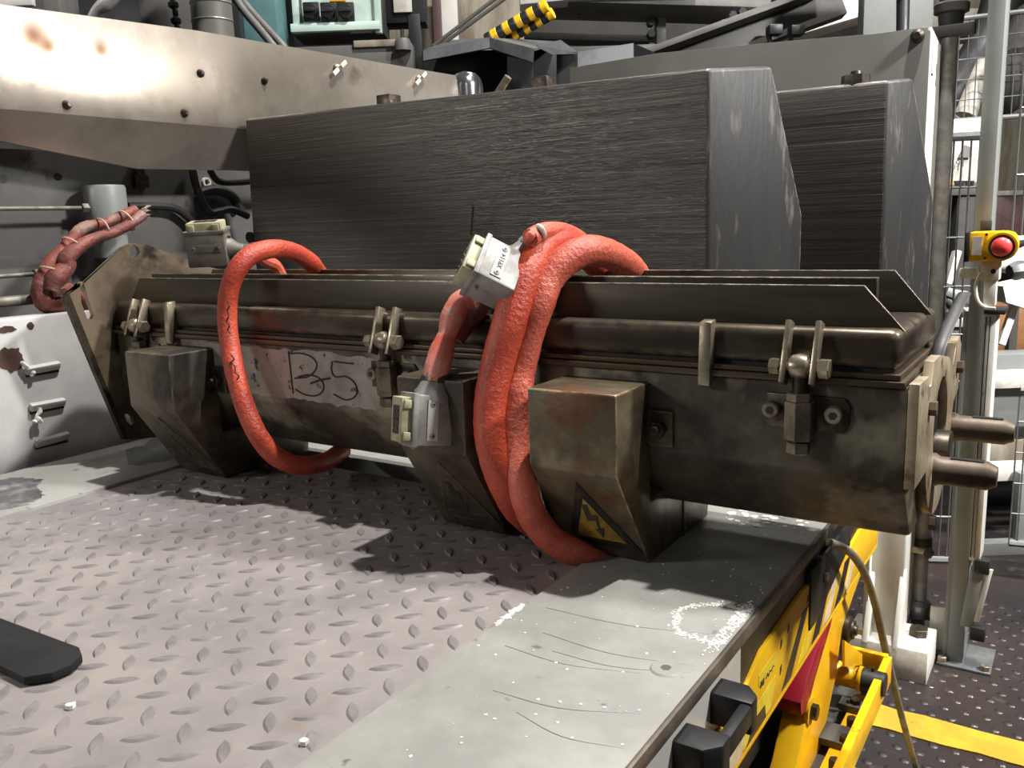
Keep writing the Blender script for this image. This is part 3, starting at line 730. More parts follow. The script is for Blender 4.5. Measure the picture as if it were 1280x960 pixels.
# left cable
lc = thing('heating_cable', 'single orange sleeved cable looped round the left half of the mould', 'cable', (-1.2, 1.0, 0.38))
obj('cable_sleeve', tube([(-1.247, 1.2, 0.366), (-1.203, 1.14, 0.388), (-1.189, 1.09, 0.408), (-1.18, 1.035, 0.417), (-1.181, 0.99, 0.41), (-1.187, 0.962, 0.389), (-1.2, 0.95, 0.353), (-1.206, 0.945, 0.309), (-1.2, 0.94, 0.263), (-1.179, 0.93, 0.211), (-1.156, 0.925, 0.159), (-1.13, 0.925, 0.114), (-1.113, 0.945, 0.075), (-1.101, 0.985, 0.051), (-1.113, 1.05, 0.039), (-1.146, 1.13, 0.037)], .0165, 16, None, 6, True, None, 1.0, .02), K['orange'], lc, 'bright orange silicone sleeve')
_, pc, po, pv_, pn, pe = plug(lc, (-1.411, 1.08, 0.421), (0.0764, -0.1395, 1.0487), (0.7999, 0.6073, 0.044), (0.5691, -0.8685, -0.1093), (.034, .037, .027), K['aludark'], (.15, 1.0, 0), (0.7865, 0.6151, -0.1519), .028, .012)
obj('cord', tube([pe, (-1.284, 1.08, 0.406), (-1.279, 1.1, 0.393), (-1.286, 1.13, 0.381), (-1.286, 1.145, 0.354)], .0115, 10, None, 6), K['pink'], lc)
marks = bmesh.new()
mk = random.Random(2)
for (a, b_, yy) in ((284, 379, .928), (285, 392, .926), (284, 399, .926), (286, 405, .925), (285, 411, .925), (290, 446, .921), (291, 451, .92), (297, 462, .918), (298, 470, .916)):
    pass
mp = [(-1.183, 0.93, 0.336), (-1.178, 0.93, 0.328), (-1.185, 0.93, 0.321), (-1.182, 0.929, 0.311), (-1.188, 0.928, 0.302), (-1.179, 0.927, 0.296), (-1.186, 0.927, 0.288), (-1.179, 0.927, 0.282), (-1.176, 0.922, 0.248), (-1.169, 0.922, 0.241), (-1.177, 0.921, 0.236), (-1.165, 0.919, 0.229), (-1.164, 0.917, 0.22), (-1.152, 0.915, 0.215), (-1.158, 0.914, 0.208)]
for i in range(len(mp) - 1):
    if i == 7: continue
    tube([mp[i], mp[i + 1]], .0012, 5, marks, 2)
obj('marker_writing', marks, K['ink'], lc, 'black handwritten marks along the sleeve')

# middle cables
ca = thing('heating_cable', 'thick bright orange sleeved cable hanging in front, tied to the riveted plug', 'cable', (-.65, .95, .38))
obj('cable_sleeve', tube([(-0.63, 1.2, 0.371), (-0.611, 1.13, 0.393), (-0.61, 1.08, 0.411), (-0.613, 1.035, 0.421), (-0.617, 1.0, 0.411), (-0.618, 0.965, 0.382), (-0.621, 0.945, 0.348), (-0.626, 0.93, 0.313), (-0.635, 0.92, 0.274), (-0.639, 0.908, 0.236), (-0.64, 0.9, 0.2), (-0.636, 0.895, 0.17), (-0.628, 0.895, 0.136), (-0.621, 0.905, 0.101), (-0.619, 0.93, 0.065), (-0.624, 0.975, 0.03)], .0225, 18, None, 6, True, [.9, .95, 1, 1.05, 1, .95, .92, .9], 1.0, .025), K['orange'], ca, 'bright orange silicone sleeve')
h1, c1_, o1, v1, n1, e1 = plug(ca, (-0.649, 0.935, 0.383), (-0.6781, -0.5761, 0.4891), (-0.2457, 0.8777, 0.8141), (36.7969, -17.4665, 30.2805), (.029, .034, .026), K['alu'], (.5, .92, .15), (0.4972, 0.5929, 0.6043), .026, .013)
stroke(h1, c1_ + o1 * .001, o1, v1, n1, .026, 'X6114', .0095)
obj('cord', tube([e1, (-0.608, 0.96, 0.429), (-0.611, 0.985, 0.434), (-0.612, 1.02, 0.437)], .0065, 10), K['pink'], ca)
obj('thin_sleeve', tube([(-0.612, 0.968, 0.427), (-0.61, 0.99, 0.433), (-0.609, 1.02, 0.435), (-0.61, 1.06, 0.431), (-0.612, 1.1, 0.42), (-0.622, 1.15, 0.4)], .0125, 14, None, 6), K['pink'], ca, 'faded thin orange sleeve')
obj('ziptie', tube([(-0.607, 0.98, 0.442), (-0.599, 0.975, 0.44), (-0.598, 0.98, 0.431), (-0.606, 0.99, 0.422)], .0035, 8), K['white'], ca, 'white cable tie')

cb = thing('heating_cable', 'faded orange sleeved cable twisted behind the brighter one down to the table', 'cable', (-.6, .95, .38))
obj('cable_sleeve', tube([(-0.569, 1.2, 0.365), (-0.556, 1.14, 0.383), (-0.559, 1.09, 0.399), (-0.567, 1.045, 0.407), (-0.582, 1.01, 0.396), (-0.596, 0.985, 0.371), (-0.599, 0.965, 0.339), (-0.609, 0.955, 0.3), (-0.617, 0.945, 0.258), (-0.618, 0.935, 0.228), (-0.618, 0.925, 0.192), (-0.61, 0.915, 0.157), (-0.597, 0.905, 0.12), (-0.588, 0.905, 0.086), (-0.581, 0.915, 0.058), (-0.565, 0.925, 0.035), (-0.545, 0.94, 0.018), (-0.524, 0.962, 0.005), (-0.502, 0.99, -0.009)], .0205, 18, None, 6, True, [.9, 1.0, 1.05, 1, .9, 1.05, .9, 1, .95, .9, .3], 1.0, .03), K['pink'], cb, 'faded orange silicone sleeve')
cp = thing('heating_cable', 'short cable wrapped in pink tape ending in an open hanging plug', 'cable', (-.72, .92, .30))
obj('taped_sleeve', tube([(-0.701, 0.955, 0.349), (-0.713, 0.945, 0.343), (-0.72, 0.935, 0.324), (-0.723, 0.925, 0.301), (-0.724, 0.912, 0.279), (-0.723, 0.9, 0.259), (-0.722, 0.89, 0.239)], .021, 16, None, 6, True, [.8, .9, .95, .72, .95, 1.02, .85], .85, .03), K['tape'], cp, 'pink tape wrapping, greyed with dust')
obj('cable_sleeve', tube([(-0.7, 0.98, 0.347), (-0.71, 0.97, 0.33), (-0.72, 0.96, 0.315), (-0.729, 0.945, 0.296)], .018, 14, None, 6), K['dustyred'], cp)
h2, c2_, o2, v2, n2, e2 = plug(cp, (-0.726, 0.875, 0.193), (-0.4451, -0.8784, 0.1425), (-0.0294, 0.144, 0.9906), (0.8874, -0.4266, 0.1418), (.029, .034, .022), K['alu'], (.28, 1.0, 0), (0.0053, 0.3435, 0.9579), .016, .017, True, [(0, .026), (.35, .026), (.8, .0205), (1, .019)])
obj('gland_seal', lathe(e2 - Vector((0, 0, .010)), e2, [(0, .0215), (.5, .0225), (1, .0205)], 16), K['cable'], cp)

# bundle of dusty red sleeves tied to the left end plate
cbn = thing('cable_bundle', 'bundle of dusty red sleeves with frayed ends tied to the left end plate', 'cable bundle', (-1.78, 0.992, 0.345))
b1 = [(-1.79, 1.184, 0.504), (-1.79, 1.148, 0.491), (-1.79, 1.108, 0.476), (-1.79, 1.06, 0.469), (-1.79, 1.028, 0.445), (-1.79, 1.001, 0.419), (-1.79, 0.975, 0.396), (-1.79, 0.96, 0.371), (-1.79, 0.952, 0.345), (-1.79, 0.955, 0.32), (-1.79, 0.972, 0.312), (-1.79, 1.004, 0.314)]
b2 = [(-1.765, 1.184, 0.493), (-1.765, 1.146, 0.471), (-1.765, 1.108, 0.455), (-1.765, 1.068, 0.446), (-1.765, 1.031, 0.431), (-1.765, 1.0, 0.409), (-1.765, 0.994, 0.388), (-1.765, 0.969, 0.367), (-1.765, 0.956, 0.342)]
obj('cable_sleeve', tube(b1, .0135, 18, None, 10, True, [.9, 1, .85, 1.05, .95, 1.2, 1.25, 1.7, 1.8, 1.6, 1.1], .9, .05), K['dustyred'], cbn, 'dusty red sleeve')
obj('cable_sleeve', tube(b2, .0125, 18, None, 10, True, [1.05, 1, .95, 1.0, 1.2, 1.5, 1.5, 1.8, 1.3], .9, .05), K['dustyred'], cbn, 'dusty red sleeve')
obj('cable_sleeve', tube([(-1.768, 0.958, 0.345), (-1.768, 0.985, 0.346), (-1.768, 1.006, 0.334), (-1.768, 1.022, 0.314), (-1.768, 1.034, 0.291)], .014, 12, None, 6, True, [1.4, 1.2, .9, 1, 1], .9, .05), K['dustyred'], cbn, 'dusty red sleeve')
def ring(c, d, ra, rb, r=.0022):
    a, b_ = frame_of(d)
    pts = [Vector(c) + a * ra * math.cos(t * math.pi / 6) + b_ * rb * math.sin(t * math.pi / 6) for t in range(13)]
    return tube(pts, r, 6, None, 3)
for (p, d) in (((-1.78, 1.151, 0.48), (0, 1, .55)), ((-1.78, 1.093, 0.463), (0, 1, .3)), ((-1.78, 1.024, 0.433), (0, .8, .9)), ((-1.78, 0.973, 0.383), (0, .4, 1))):
    obj('cable_tie', ring(p, d, .024, .024), K['ziptie'], cbn, 'pale nylon cable tie')
bm = bmesh.new()
for i in range(14):
    p = Vector((-1.77, 1.188, 0.497)) + Vector((mk.uniform(-.008, .008), 0, mk.uniform(-.01, .01)))
    tube([p, p + Vector((mk.uniform(-.004, .004), mk.uniform(.008, .02), mk.uniform(-.012, .010)))], .0005, 4, bm, 2)
obj('frayed_strand', bm, K['ziptie'], cbn, kind='stuff')

# ------------------------------------------------------------------ two dark brushed hoods behind the mould
def hood(name, lab, top, knee, zt, zk, z0, bevel=.007):
    """top / knee = outlines [front-left, front-right, back-right, back-left]; zt per corner"""
    t = thing(name, lab, 'machine hood', ((knee[0][0] + knee[1][0]) / 2, (knee[0][1] + knee[2][1]) / 2, z0))
    n = bmesh.new()
    lv = [[n.verts.new((p[0], p[1], z0)) for p in knee], [n.verts.new((p[0], p[1], zk)) for p in knee], [n.verts.new((p[0], p[1], zt[i])) for i, p in enumerate(top)]]
    n.faces.new(lv[0][::-1]); n.faces.new(lv[2])
    for a, b_ in ((0, 1), (1, 2)):
        for i in range(4): n.faces.new((lv[a][i], lv[a][(i + 1) % 4], lv[b_][(i + 1) % 4], lv[b_][i]))
    bmesh.ops.recalc_face_normals(n, faces=n.faces[:])
    bev(n, bevel, 3, 25)
    o = obj('hood_shell', n, K['hood'], t)
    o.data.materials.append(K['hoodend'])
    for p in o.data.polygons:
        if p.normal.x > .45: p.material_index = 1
    return t
H0, HN = (-.574, 1.5, 0), (.866, -.5, 0)
t2, k2 = (-0.5011, 1.6263, 0.7077), (-0.4597, 1.698, 0.4426)
h_1 = hood('machine_hood', 'larger front dark brushed steel hood with scraped face', [(-1.775, 1.5), (-.574, 1.5), t2, (-1.775, t2[1])], [(-1.785, 1.5), (-.572, 1.5), k2, (-1.785, k2[1])], (.722, .697, t2[2], t2[2] + .03), k2[2], .035)
g0 = (-0.357, 1.9, 0.696)
t3, k3 = (-0.3226, 1.971, 0.7046), (-0.2834, 2.0519, 0.4586)
h_2 = hood('machine_hood', 'smaller dark hood standing behind the right end of the larger one', [(-1.2, 1.9), (g0[0], 1.9), t3, (-1.2, t3[1])], [(-1.2, 1.9), (g0[0] + .004, 1.9), k3, (-1.2, k3[1])], (0.705, g0[2], t3[2], 0.705), k3[2], .035)
for (p, s) in (((-1.337, 1.53, 0.732), (.020, .010)), ((-0.931, 1.53, 0.723), (.020, .010))):
    obj('lifting_pad', box((p[0] - s[0], p[1] - .01, p[2] - .03), (p[0] + s[0], p[1] + .03, p[2] + s[1] * .4), .003), K['hwdark'], h_1)
p = (-1.029, 1.54, 0.73)
obj('lifting_pin', cyl((p[0] - .02, p[1], p[2] - .03), (p[0] + .015, p[1], p[2] + .008), .008, 10), K['hw'], h_1)
p = (-0.424, 1.93, 0.712)
obj('lifting_pin', lathe((p[0], p[1], p[2] - .03), (p[0], p[1], p[2] + .012), [(0, .03), (.8, .028), (.82, .012), (1, .010)], 10), K['hwdark'], h_2)
p = (-1.796, 1.5, 0.432)
obj('bolt_hole', cyl((p[0], 1.4985, p[2]), (p[0], 1.505, p[2]), .014, 18), K['black'], h_1)
obj('scratch_mark', tube([(-1.087, 1.498, 0.483), (-1.091, 1.498, 0.455), (-1.096, 1.498, 0.423)], .0010, 5), K['ink'], h_1)
mb = obj('machine_bed', box((-1.80, 1.47, FZ), (-.62, 2.29, .034), .004), K['darkgrey'])
solo(mb, 'dark grey machine bed carrying the two brushed hoods', 'machine bed')

# ------------------------------------------------------------------ machine on the left
pn_ = thing('side_panel', 'pale grey enamelled panel with wired slots beside the table', 'panel', (-1.76, .8, 0))
pp2 = [(-.30, -.05), (1.36, -.05), (1.36, .30), (1.05, .296), (.80, .298), (-.30, .315)]
obj('panel_sheet', prism(pp2, 'x', -1.80, -1.75, .006), K['panelw'], pn_)
for ln in ([(0.873, 0.187), (0.942, 0.189)], [(0.871, 0.113), (0.943, 0.112)], [(0.872, 0.038), (0.941, 0.041)]):
    (y0, z0_), (y1, z1_) = ln
    lv = obj('slot_lip', fbox((-1.745, (y0 + y1) / 2, (z0_ + z1_) / 2 + .004), ((0, y1 - y0, z1_ - z0_), (1, 0, -.5), (.5, 0, 1)), ((y1 - y0) / 2, .006, .008), .003), K['panelw'], pn_)
    obj('slot_opening', fbox((-1.7488, (y0 + y1) / 2, (z0_ + z1_) / 2 - .006), ((0, 1, 0), (1, 0, 0), (0, 0, 1)), ((y1 - y0) / 2 * .96, .002, .004)), K['black'], pn_)
def wire(pts):
    bm = tube(pts, .0032, 7, None, 4, True, [1, 1.6, 1, 1.9, 1])
    return obj('wire_tie', bm, K['chalk'], pn_, 'whitish twisted wire')
wire([(-1.742, 0.866, 0.211), (-1.742, 0.874, 0.201), (-1.742, 0.881, 0.191), (-1.742, 0.885, 0.186), (-1.742, 0.881, 0.179)])
wire([(-1.74, 0.887, 0.114), (-1.74, 0.887, 0.106), (-1.74, 0.88, 0.099), (-1.74, 0.882, 0.092), (-1.74, 0.888, 0.084)])
wire([(-1.74, 0.883, 0.097), (-1.74, 0.877, 0.091), (-1.74, 0.873, 0.085)])
def patch(center, r, seed, mt='rustpatch', par=None, X0=-1.7492, sy=1.0):
    q = random.Random(seed)
    y, z = center
    pts = [(y + r * q.uniform(.75, 1.1) * math.cos(i * math.pi / 11), z + sy * r * q.uniform(.75, 1.1) * math.sin(i * math.pi / 11)) for i in range(22)]
    return obj('bare_patch', prism(pts, 'x', X0 - .002, X0), K[mt], par or pn_)
patch((0.851, 0.218), .026, 4, X0=-1.7488)
patch((0.897, 0.279), .007, 6, X0=-1.7488)
patch((0.85, 0.277), .02, 8, X0=-1.7488, sy=.35)

bpz = thing('back_plate', 'dusty grey machine plate in the shade below the steel hood sheet', 'machine plate', (-1.98, 1.0, .1))
plt = obj('plate_sheet', box((-2.0, -.3, .1), (-1.95, 1.46, .64), .003), K['wallplate'], bpz)
for (a, b_) in ((0.984, 0.576), (1.105, 0.583)):
    obj('bolt_hole', cyl((-1.951, a, b_), (-1.9475, a, b_), .009, 14), K['black'], plt)
q = (-1.95, 1.305, 0.587)
obj('hanging_bolt', lathe((-1.94, q[1], q[2] + .04), (-1.94, q[1], q[2] - .025), [(0, .012), (.55, .012), (.56, .020), (1, .020)], 14), K['hwdark'], bpz)
bpx = obj('plate_sheet', box((-2.06, 1.46, .1), (-2.02, 2.4, .66), .003), K['wallplate'], bpz)
q = (-2.02, 1.554, 0.582)
obj('ring_stud', prism(circ(q[1], q[2], .013, 18), 'x', -2.02, -2.012, 0, None, [circ(q[1], q[2], .008, 18)]), K['white'], bpz, 'small white ring washer')
# white cylinder and the rods
q = (-1.89, 1.176, 0.508)
cy = thing('shaded_cylinder', 'upright white cylinder painted grey for the shade of the steel hood', 'cylinder', (-1.89, q[1], .36))
obj('cylinder_body', lathe((-1.89, q[1], .40), (-1.89, q[1], 0.562), [(0, .038), (.35, .038), (.4, .046), (.96, .046), (1, .043)], 28), K['midgrey'], cy)  # white cylinder, its shade put into a grey tone
obj('support_foot', cyl((-1.89, q[1], .36), (-1.89, q[1], .41), .03, 20), K['wallplate'], cy)
for zpx, ylim, lab in ((261, 107, 'thin steel rod running into the pale cylinder'), (343, 48, 'lower thin steel rod ending above the pale panel')):
    p = {261: (-1.89, 1.126, 0.512), 343: (-1.86, 0.985, 0.375)}[zpx]
    r_ = thing('steel_rod', lab, 'rod', (p[0], p[1], p[2]))
    obj('rod_bar', cyl((p[0], p[1], p[2]), (p[0], -.2, p[2]), .0048, 12), K['aludark'], r_)
    obj('rod_nut', hexnut((p[0], p[1] - .010, p[2]), (p[0], p[1] + .010, p[2]), .011), K['aludark'], r_)
p = (-1.8, 0.944, 0.311)
solo(obj('floor_pipe', cyl((-1.83, 1.02, .325), (-1.83, -.2, .325), .011, 14), K['aludark']), 'dull steel tube lying along the top of the pale panel', 'tube')
# dark cables by the hood corner
def blackcable(pts, r, lab):
    return solo(obj('black_cable', tube(pts, r, 10), K['cable']), lab, 'cable')
blackcable([(-1.932, 1.45, 0.615), (-1.932, 1.456, 0.568), (-1.932, 1.471, 0.527), (-1.932, 1.492, 0.499), (-1.932, 1.523, 0.502), (-1.932, 1.563, 0.506), (-1.932, 1.614, 0.488)], .010, 'black cable curving down from under the steel sheet')
blackcable([(-1.96, 1.525, 0.611), (-1.96, 1.542, 0.587), (-1.96, 1.567, 0.579), (-1.96, 1.621, 0.58), (-1.96, 1.654, 0.583)], .009, 'black cable running flat into the hood corner')
blackcable([(-2.0, 1.477, 0.468), (-2.0, 1.477, 0.503), (-2.0, 1.491, 0.534), (-2.0, 1.528, 0.555), (-2.0, 1.576, 0.56), (-2.0, 1.622, 0.543), (-2.0, 1.645, 0.508)], .014, 'thick black cable loop behind the hood corner')
blackcable([(-1.925, 1.254, 0.516), (-1.925, 1.34, 0.516), (-1.925, 1.389, 0.507), (-1.925, 1.424, 0.481), (-1.925, 1.44, 0.454)], .010, 'dark cable sagging behind the small left plug')

# stainless hood sheet with fold, studs and wing screws
sh = thing('hood_sheet', 'bright stained stainless steel hood sheet on the left', 'hood sheet', (-1.8, 1.0, .60))
su = [(-.4, .70), (2.40, .70), (2.44, .80), (2.42, .931), (2.25, .928), (1.4, .918), (.95, .898), (-.4, .84)]
obj('upper_sheet', prism(su, 'x', -1.808, -1.80, .001), K['sheet'], sh)
n = bmesh.new()
fold = [(-.4, .70), (.70, .70), (.95, .70), (1.22, .70), (1.5, .70), (2.4, .70)]
low = [(-.4, .66), (.70, .67), (.93, .645), (1.235, .598), (1.5, .602), (2.4, .60)]
a_ = [n.verts.new((-1.8002, y, z)) for y, z in fold]; b_ = [n.verts.new((-1.845, y, z)) for y, z in low]
for i in range(5): n.faces.new((a_[i], a_[i + 1], b_[i + 1], b_[i]))
r = bmesh.ops.extrude_face_region(n, geom=n.faces[:])
bmesh.ops.translate(n, verts=[v for v in r['geom'] if isinstance(v, bmesh.types.BMVert)], vec=(-.007, 0, 0))
obj('folded_lip', n, K['sheet'], sh, 'lip folded under the sheet')
obj('top_flange', box((-1.95, -.4, .835), (-1.806, 1.2, .84)), K['sheet'], sh)
for (y, z) in ((1.4, 0.821), (1.344, 0.726), (1.059, 0.72), (1.594, 0.825)):
    obj('screw_stud', lathe((-1.801, y, z), (-1.788, y, z), [(0, .010), (.5, .009), (1, .004)], 12), K['hwdark'], sh)
for (y, z) in ((1.858, 0.886), (2.216, 0.897)):
    w = obj('wing_screw', lathe((-1.801, y, z), (-1.785, y, z), [(0, .013), (.6, .012), (1, .006)], 10), K['hw'], sh)
    for s in (-1, 1):
        obj('wing', fbox((-1.785, y + s * .016, z + s * .012), ((0, 1, .8), (1, 0, 0), (0, -.8, 1)), (.013, .003, .006), .002), K['white'], w)
ct = obj('rounded_tube', lathe((-1.82, 2.50, FZ), (-1.82, 2.50, .955), [(0, .058), (.97, .058), (.985, .052), (.995, .036), (1, .01)], 26), K['chrome'])
solo(ct, 'chromed upright tube with domed top at the sheet end', 'tube')

# ------------------------------------------------------------------ equipment behind the stainless sheet
def facing(cwh, depth, b=0.002, bm=None, dz=0.0):
    """box set across the aisle; its front at the given centre, running back by depth"""
    c, w, h = cwh
    c = Vector(c) + Vector((-math.sin(FACE), math.cos(FACE), 0)) * (depth / 2) + Vector((0, 0, dz))
    return rbox(c, (w, depth, h), FACE, b, bm)
gc = thing('ribbed_cylinder', 'grey ribbed upright canister behind the stainless sheet', 'canister', (-2.256, 1.818, .72))
x, y, z = (-2.256, 1.818, 1.087)
obj('canister_body', cyl((x, y, .72), (x, y, 1.5), .060, 26), K['greypaint'], gc)
for zz_ in (z - .02, z + .03, z - .09):
    obj('canister_band', lathe((x, y, zz_), (x, y, zz_ + .006), [(0, .0605), (.5, .0622), (1, .0605)], 26), K['galv'], gc)
gp = thing('grey_switch_panel', 'plain grey panel with a hanging black chain behind the sheet', 'panel', (-2.537, 1.864, 1.039))
obj('panel_board', facing(((-2.5281, 1.8897, 1.1273), 0.2229, 0.3369), .05), K['wallplate'], gp)
ch = bmesh.new()
for i, p in enumerate(((-2.47, 1.843, 1.18), (-2.464, 1.841, 1.155), (-2.457, 1.84, 1.13), (-2.454, 1.837, 1.105), (-2.448, 1.835, 1.081))):
    lathe((p[0], p[1], p[2] - .014), (p[0], p[1], p[2] + .014), [(0, .006), (.3, .016 if i % 2 else .009), (.7, .016 if i % 2 else .009), (1, .006)], 10, ch)
obj('chain', ch, K['black'], gp, 'black hanging chain')
wb = obj('curved_duct', tube([(-2.316, 1.458, 1.029), (-2.303, 1.472, 1.05), (-2.283, 1.489, 1.068), (-2.266, 1.505, 1.091), (-2.254, 1.52, 1.12)], .030, 14, None, 5, True, [.5, .8, 1.2, 1.2, 1.2], .5), K['panelw'])
solo(wb, 'pale bent duct rising behind the stainless sheet', 'duct')
ob = thing('grey_housing', 'grey housing peeping over the near end of the stainless sheet', 'housing', (-2.402, 1.335, 1.01))
obj('housing_block', facing(((-2.4602, 1.3154, 1.0955), 0.281, 0.1703), .12, .01), K['wallplate'], ob)
obj('housing_flange', facing(((-2.465, 1.2806, 1.0641), 0.211, 0.0211), .02), K['panelw'], ob)
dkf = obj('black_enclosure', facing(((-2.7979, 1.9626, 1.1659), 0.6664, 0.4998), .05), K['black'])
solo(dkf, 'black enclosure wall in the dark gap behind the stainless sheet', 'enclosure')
tc_ = obj('teal_cabinet', facing(((-2.5725, 2.2481, 1.2185), 0.175, 0.4304), .25, .004), K['teal'])
solo(tc_, 'teal green cabinet standing behind the grey canister', 'cabinet')
for k_, (pts, lab) in enumerate((([(-2.326, 1.979, 1.191), (-2.288, 1.992, 1.139), (-2.246, 2.008, 1.088), (-2.195, 2.029, 1.026), (-2.171, 2.037, 0.99)], 'grey corrugated conduit, upper of two, before the teal cabinet'), ([(-2.313, 1.949, 1.183), (-2.277, 1.96, 1.128), (-2.238, 1.975, 1.077), (-2.196, 1.99, 1.021), (-2.173, 1.998, 0.985)], 'grey corrugated conduit, lower of two, before the teal cabinet'))):
    cd = tube(pts, .0135, 12, None, 14, True, [1, .88] * 24)
    solo(obj('flex_conduit', cd, K['wallplate']), lab, 'conduit', 'conduits by the teal cabinet')
dkr = obj('cable_rack', facing(((-2.89, 2.6787, 1.3546), 0.1466, 0.4665), .06), K['black'])
solo(dkr, 'black cable rack beside the mint control box', 'rack')

# control box with three rotary switches
cbx = thing('control_box', 'mint framed control box with three black rotary switches', 'control box', (-2.388, 2.477, 1.145))
obj('box_body', facing(((-2.419, 2.5222, 1.3251), 0.3398, 0.3278), .18, .004), K['darkgrey'], cbx)
fr = ((-2.4054, 2.5062, 1.3226), 0.3288, 0.3199)
bm = bmesh.new()
facing(((-2.3947, 2.481, 1.1801), 0.3288, 0.0296), .03, .002, bm); facing(((-2.5326, 2.4222, 1.328), 0.0237, 0.3199), .03, .002, bm); facing(((-2.2782, 2.5902, 1.3172), 0.0237, 0.3199), .03, .002, bm)
obj('door_frame', bm, K['mint'], cbx, 'pale mint door frame')
obj('door_panel', facing(((-2.417, 2.5198, 1.341), 0.2826, 0.2915), .01, 0), K['mint'], cbx)
obj('door_edge', facing(((-2.5258, 2.4412, 1.3429), 0.0119, 0.294), .01, 0), K['galv'], cbx)
fv = Vector((math.sin(FACE), -math.cos(FACE), 0))
for p in ((-2.475, 2.446, 1.237), (-2.421, 2.482, 1.234), (-2.367, 2.518, 1.232)):
    p = Vector(p)
    sw = obj('switch_plate', fbox(p, ((math.cos(FACE), math.sin(FACE), 0), fv, (0, 0, 1)), (.030, .006, .034), .004), K['black'], cbx)
    obj('switch_knob', lathe(p, p + fv * .03, [(0, .029), (.3, .028), (.5, .026), (1, .024)], 22), K['rubber'], sw)
    obj('knob_grip', fbox(p + fv * .034, ((math.cos(FACE), math.sin(FACE), 0), fv, (0, 0, 1)), (.022, .006, .006), .002), K['black'], sw)
obj('yellow_switch', fbox((-2.394, 2.505, 1.282), ((math.cos(FACE), math.sin(FACE), 0), fv, (0, 0, 1)), (.03, .012, .014), .003), K['yellow'], cbx, 'yellow switch surround')
sbx = thing('side_window_frame', 'black framed white display panel right of the control box', 'display', (-2.255, 2.702, 1.203))
obj('frame_block', facing(((-2.2819, 2.7421, 1.3493), 0.1721, 0.2643), .12, .004), K['black'], sbx)
obj('white_face', facing(((-2.2743, 2.7323, 1.3648), 0.0704, 0.2233), .012), K['white'], sbx)
obj('post', facing(((-2.2453, 2.7608, 1.1078), 0.0466, 0.2799), .05), K['black'], sbx, 'black post under the display')
lg_ = thing('ledge_beam', 'grey horizontal ledge beam below the control box', 'beam', (-2.272, 2.427, 1.012))
obj('beam_rail', facing(((-2.3151, 2.4051, 1.0423), 0.5371, 0.0982), .08, .003), K['wallplate'], lg_)
obj('beam_plate', facing(((-2.1899, 2.476, 1.0928), 0.1664, 0.023), .06, .001), K['concrete'], lg_)
p = Vector((-2.11, 2.525, 1.073))
kn = obj('adjuster_knob', lathe(p - Vector((0, 0, .01)), p + Vector((0, 0, .03)), [(0, .030), (.7, .029), (1, .024)], 18), K['wallplate'], lg_)
obj('knob_stem', cyl(p + Vector((0, 0, .028)), p + Vector((0, 0, .062)), .007, 10), K['black'], lg_)
obj('under_bracket', prism([(-.5, 0), (.5, 0), (.25, .05), (-.25, .05)], 'y', 0, .02), K['galv'], lg_).location = Vector((9, 9, -9)) if False else Vector((0, 0, 0))
o = bpy.data.objects['under_bracket']; bpy.data.objects.remove(o)
cc = obj('concrete_column', facing(((-3.1258, 3.7737, 1.4778), 0.3193, 0.9792), .4, .01), K['concrete'])
cc.data.transform(Matrix.Identity(4))
solo(cc, 'stained concrete column in the background behind the black post', 'column')
for x0, x1, t, mt, nm, lab in ((541, 551, 4.2, 'maroon', 'brown_upright', 'thin brown steel upright beside the concrete column'), (550, 572, 4.3, 'ltgrey', 'pale_upright', 'pale streaked upright board next to the brown upright'), ):
    c = {541: ((-2.7321, 3.5347, 1.4214), 0.0389, 0.6609), 550: ((-2.7473, 3.6518, 1.4424), 0.0876, 0.6766)}[x0]
    solo(obj(nm, facing(c, .08), K[mt]), lab, 'upright')
sw_ = obj('stained_board', facing(((-2.6612, 3.8994, 1.4693), 0.3954, 0.7002), .06), K['concrete'])
solo(sw_, 'streaked grey wall board above the galvanised guard', 'board')
for i, (pts, lab) in enumerate((([(-2.282, 2.918, 1.155), (-2.071, 3.104, 1.349)], 'thin dark rod slanting up to the striped bumper, nearer'), ([(-2.318, 3.023, 1.18), (-2.089, 3.221, 1.38)], 'thin dark rod slanting up to the striped bumper, farther'))):
    solo(obj('slanted_rod', tube(pts, .008, 8, None, 2), K['darkgrey']), lab, 'rod')

# striped edge bumper: alternating segments
bp_ = thing('striped_bumper', 'yellow and black striped foam edge bumper under a beam', 'bumper', (-1.878, 2.944, 1.157))
for row, (a, c, r) in enumerate((((-2.013, 2.912, 1.142), (-1.772, 2.974, 1.243), .024), ((-2.01, 2.972, 1.129), (-1.777, 3.028, 1.225), .022))):
    a, c = Vector(a), Vector(c)
    for i in range(10):
        obj('stripe', cyl(a.lerp(c, i / 10), a.lerp(c, (i + 1) / 10 - .002), r, 14, None, .002), K['yellow'] if i % 2 else K['black'], bp_)

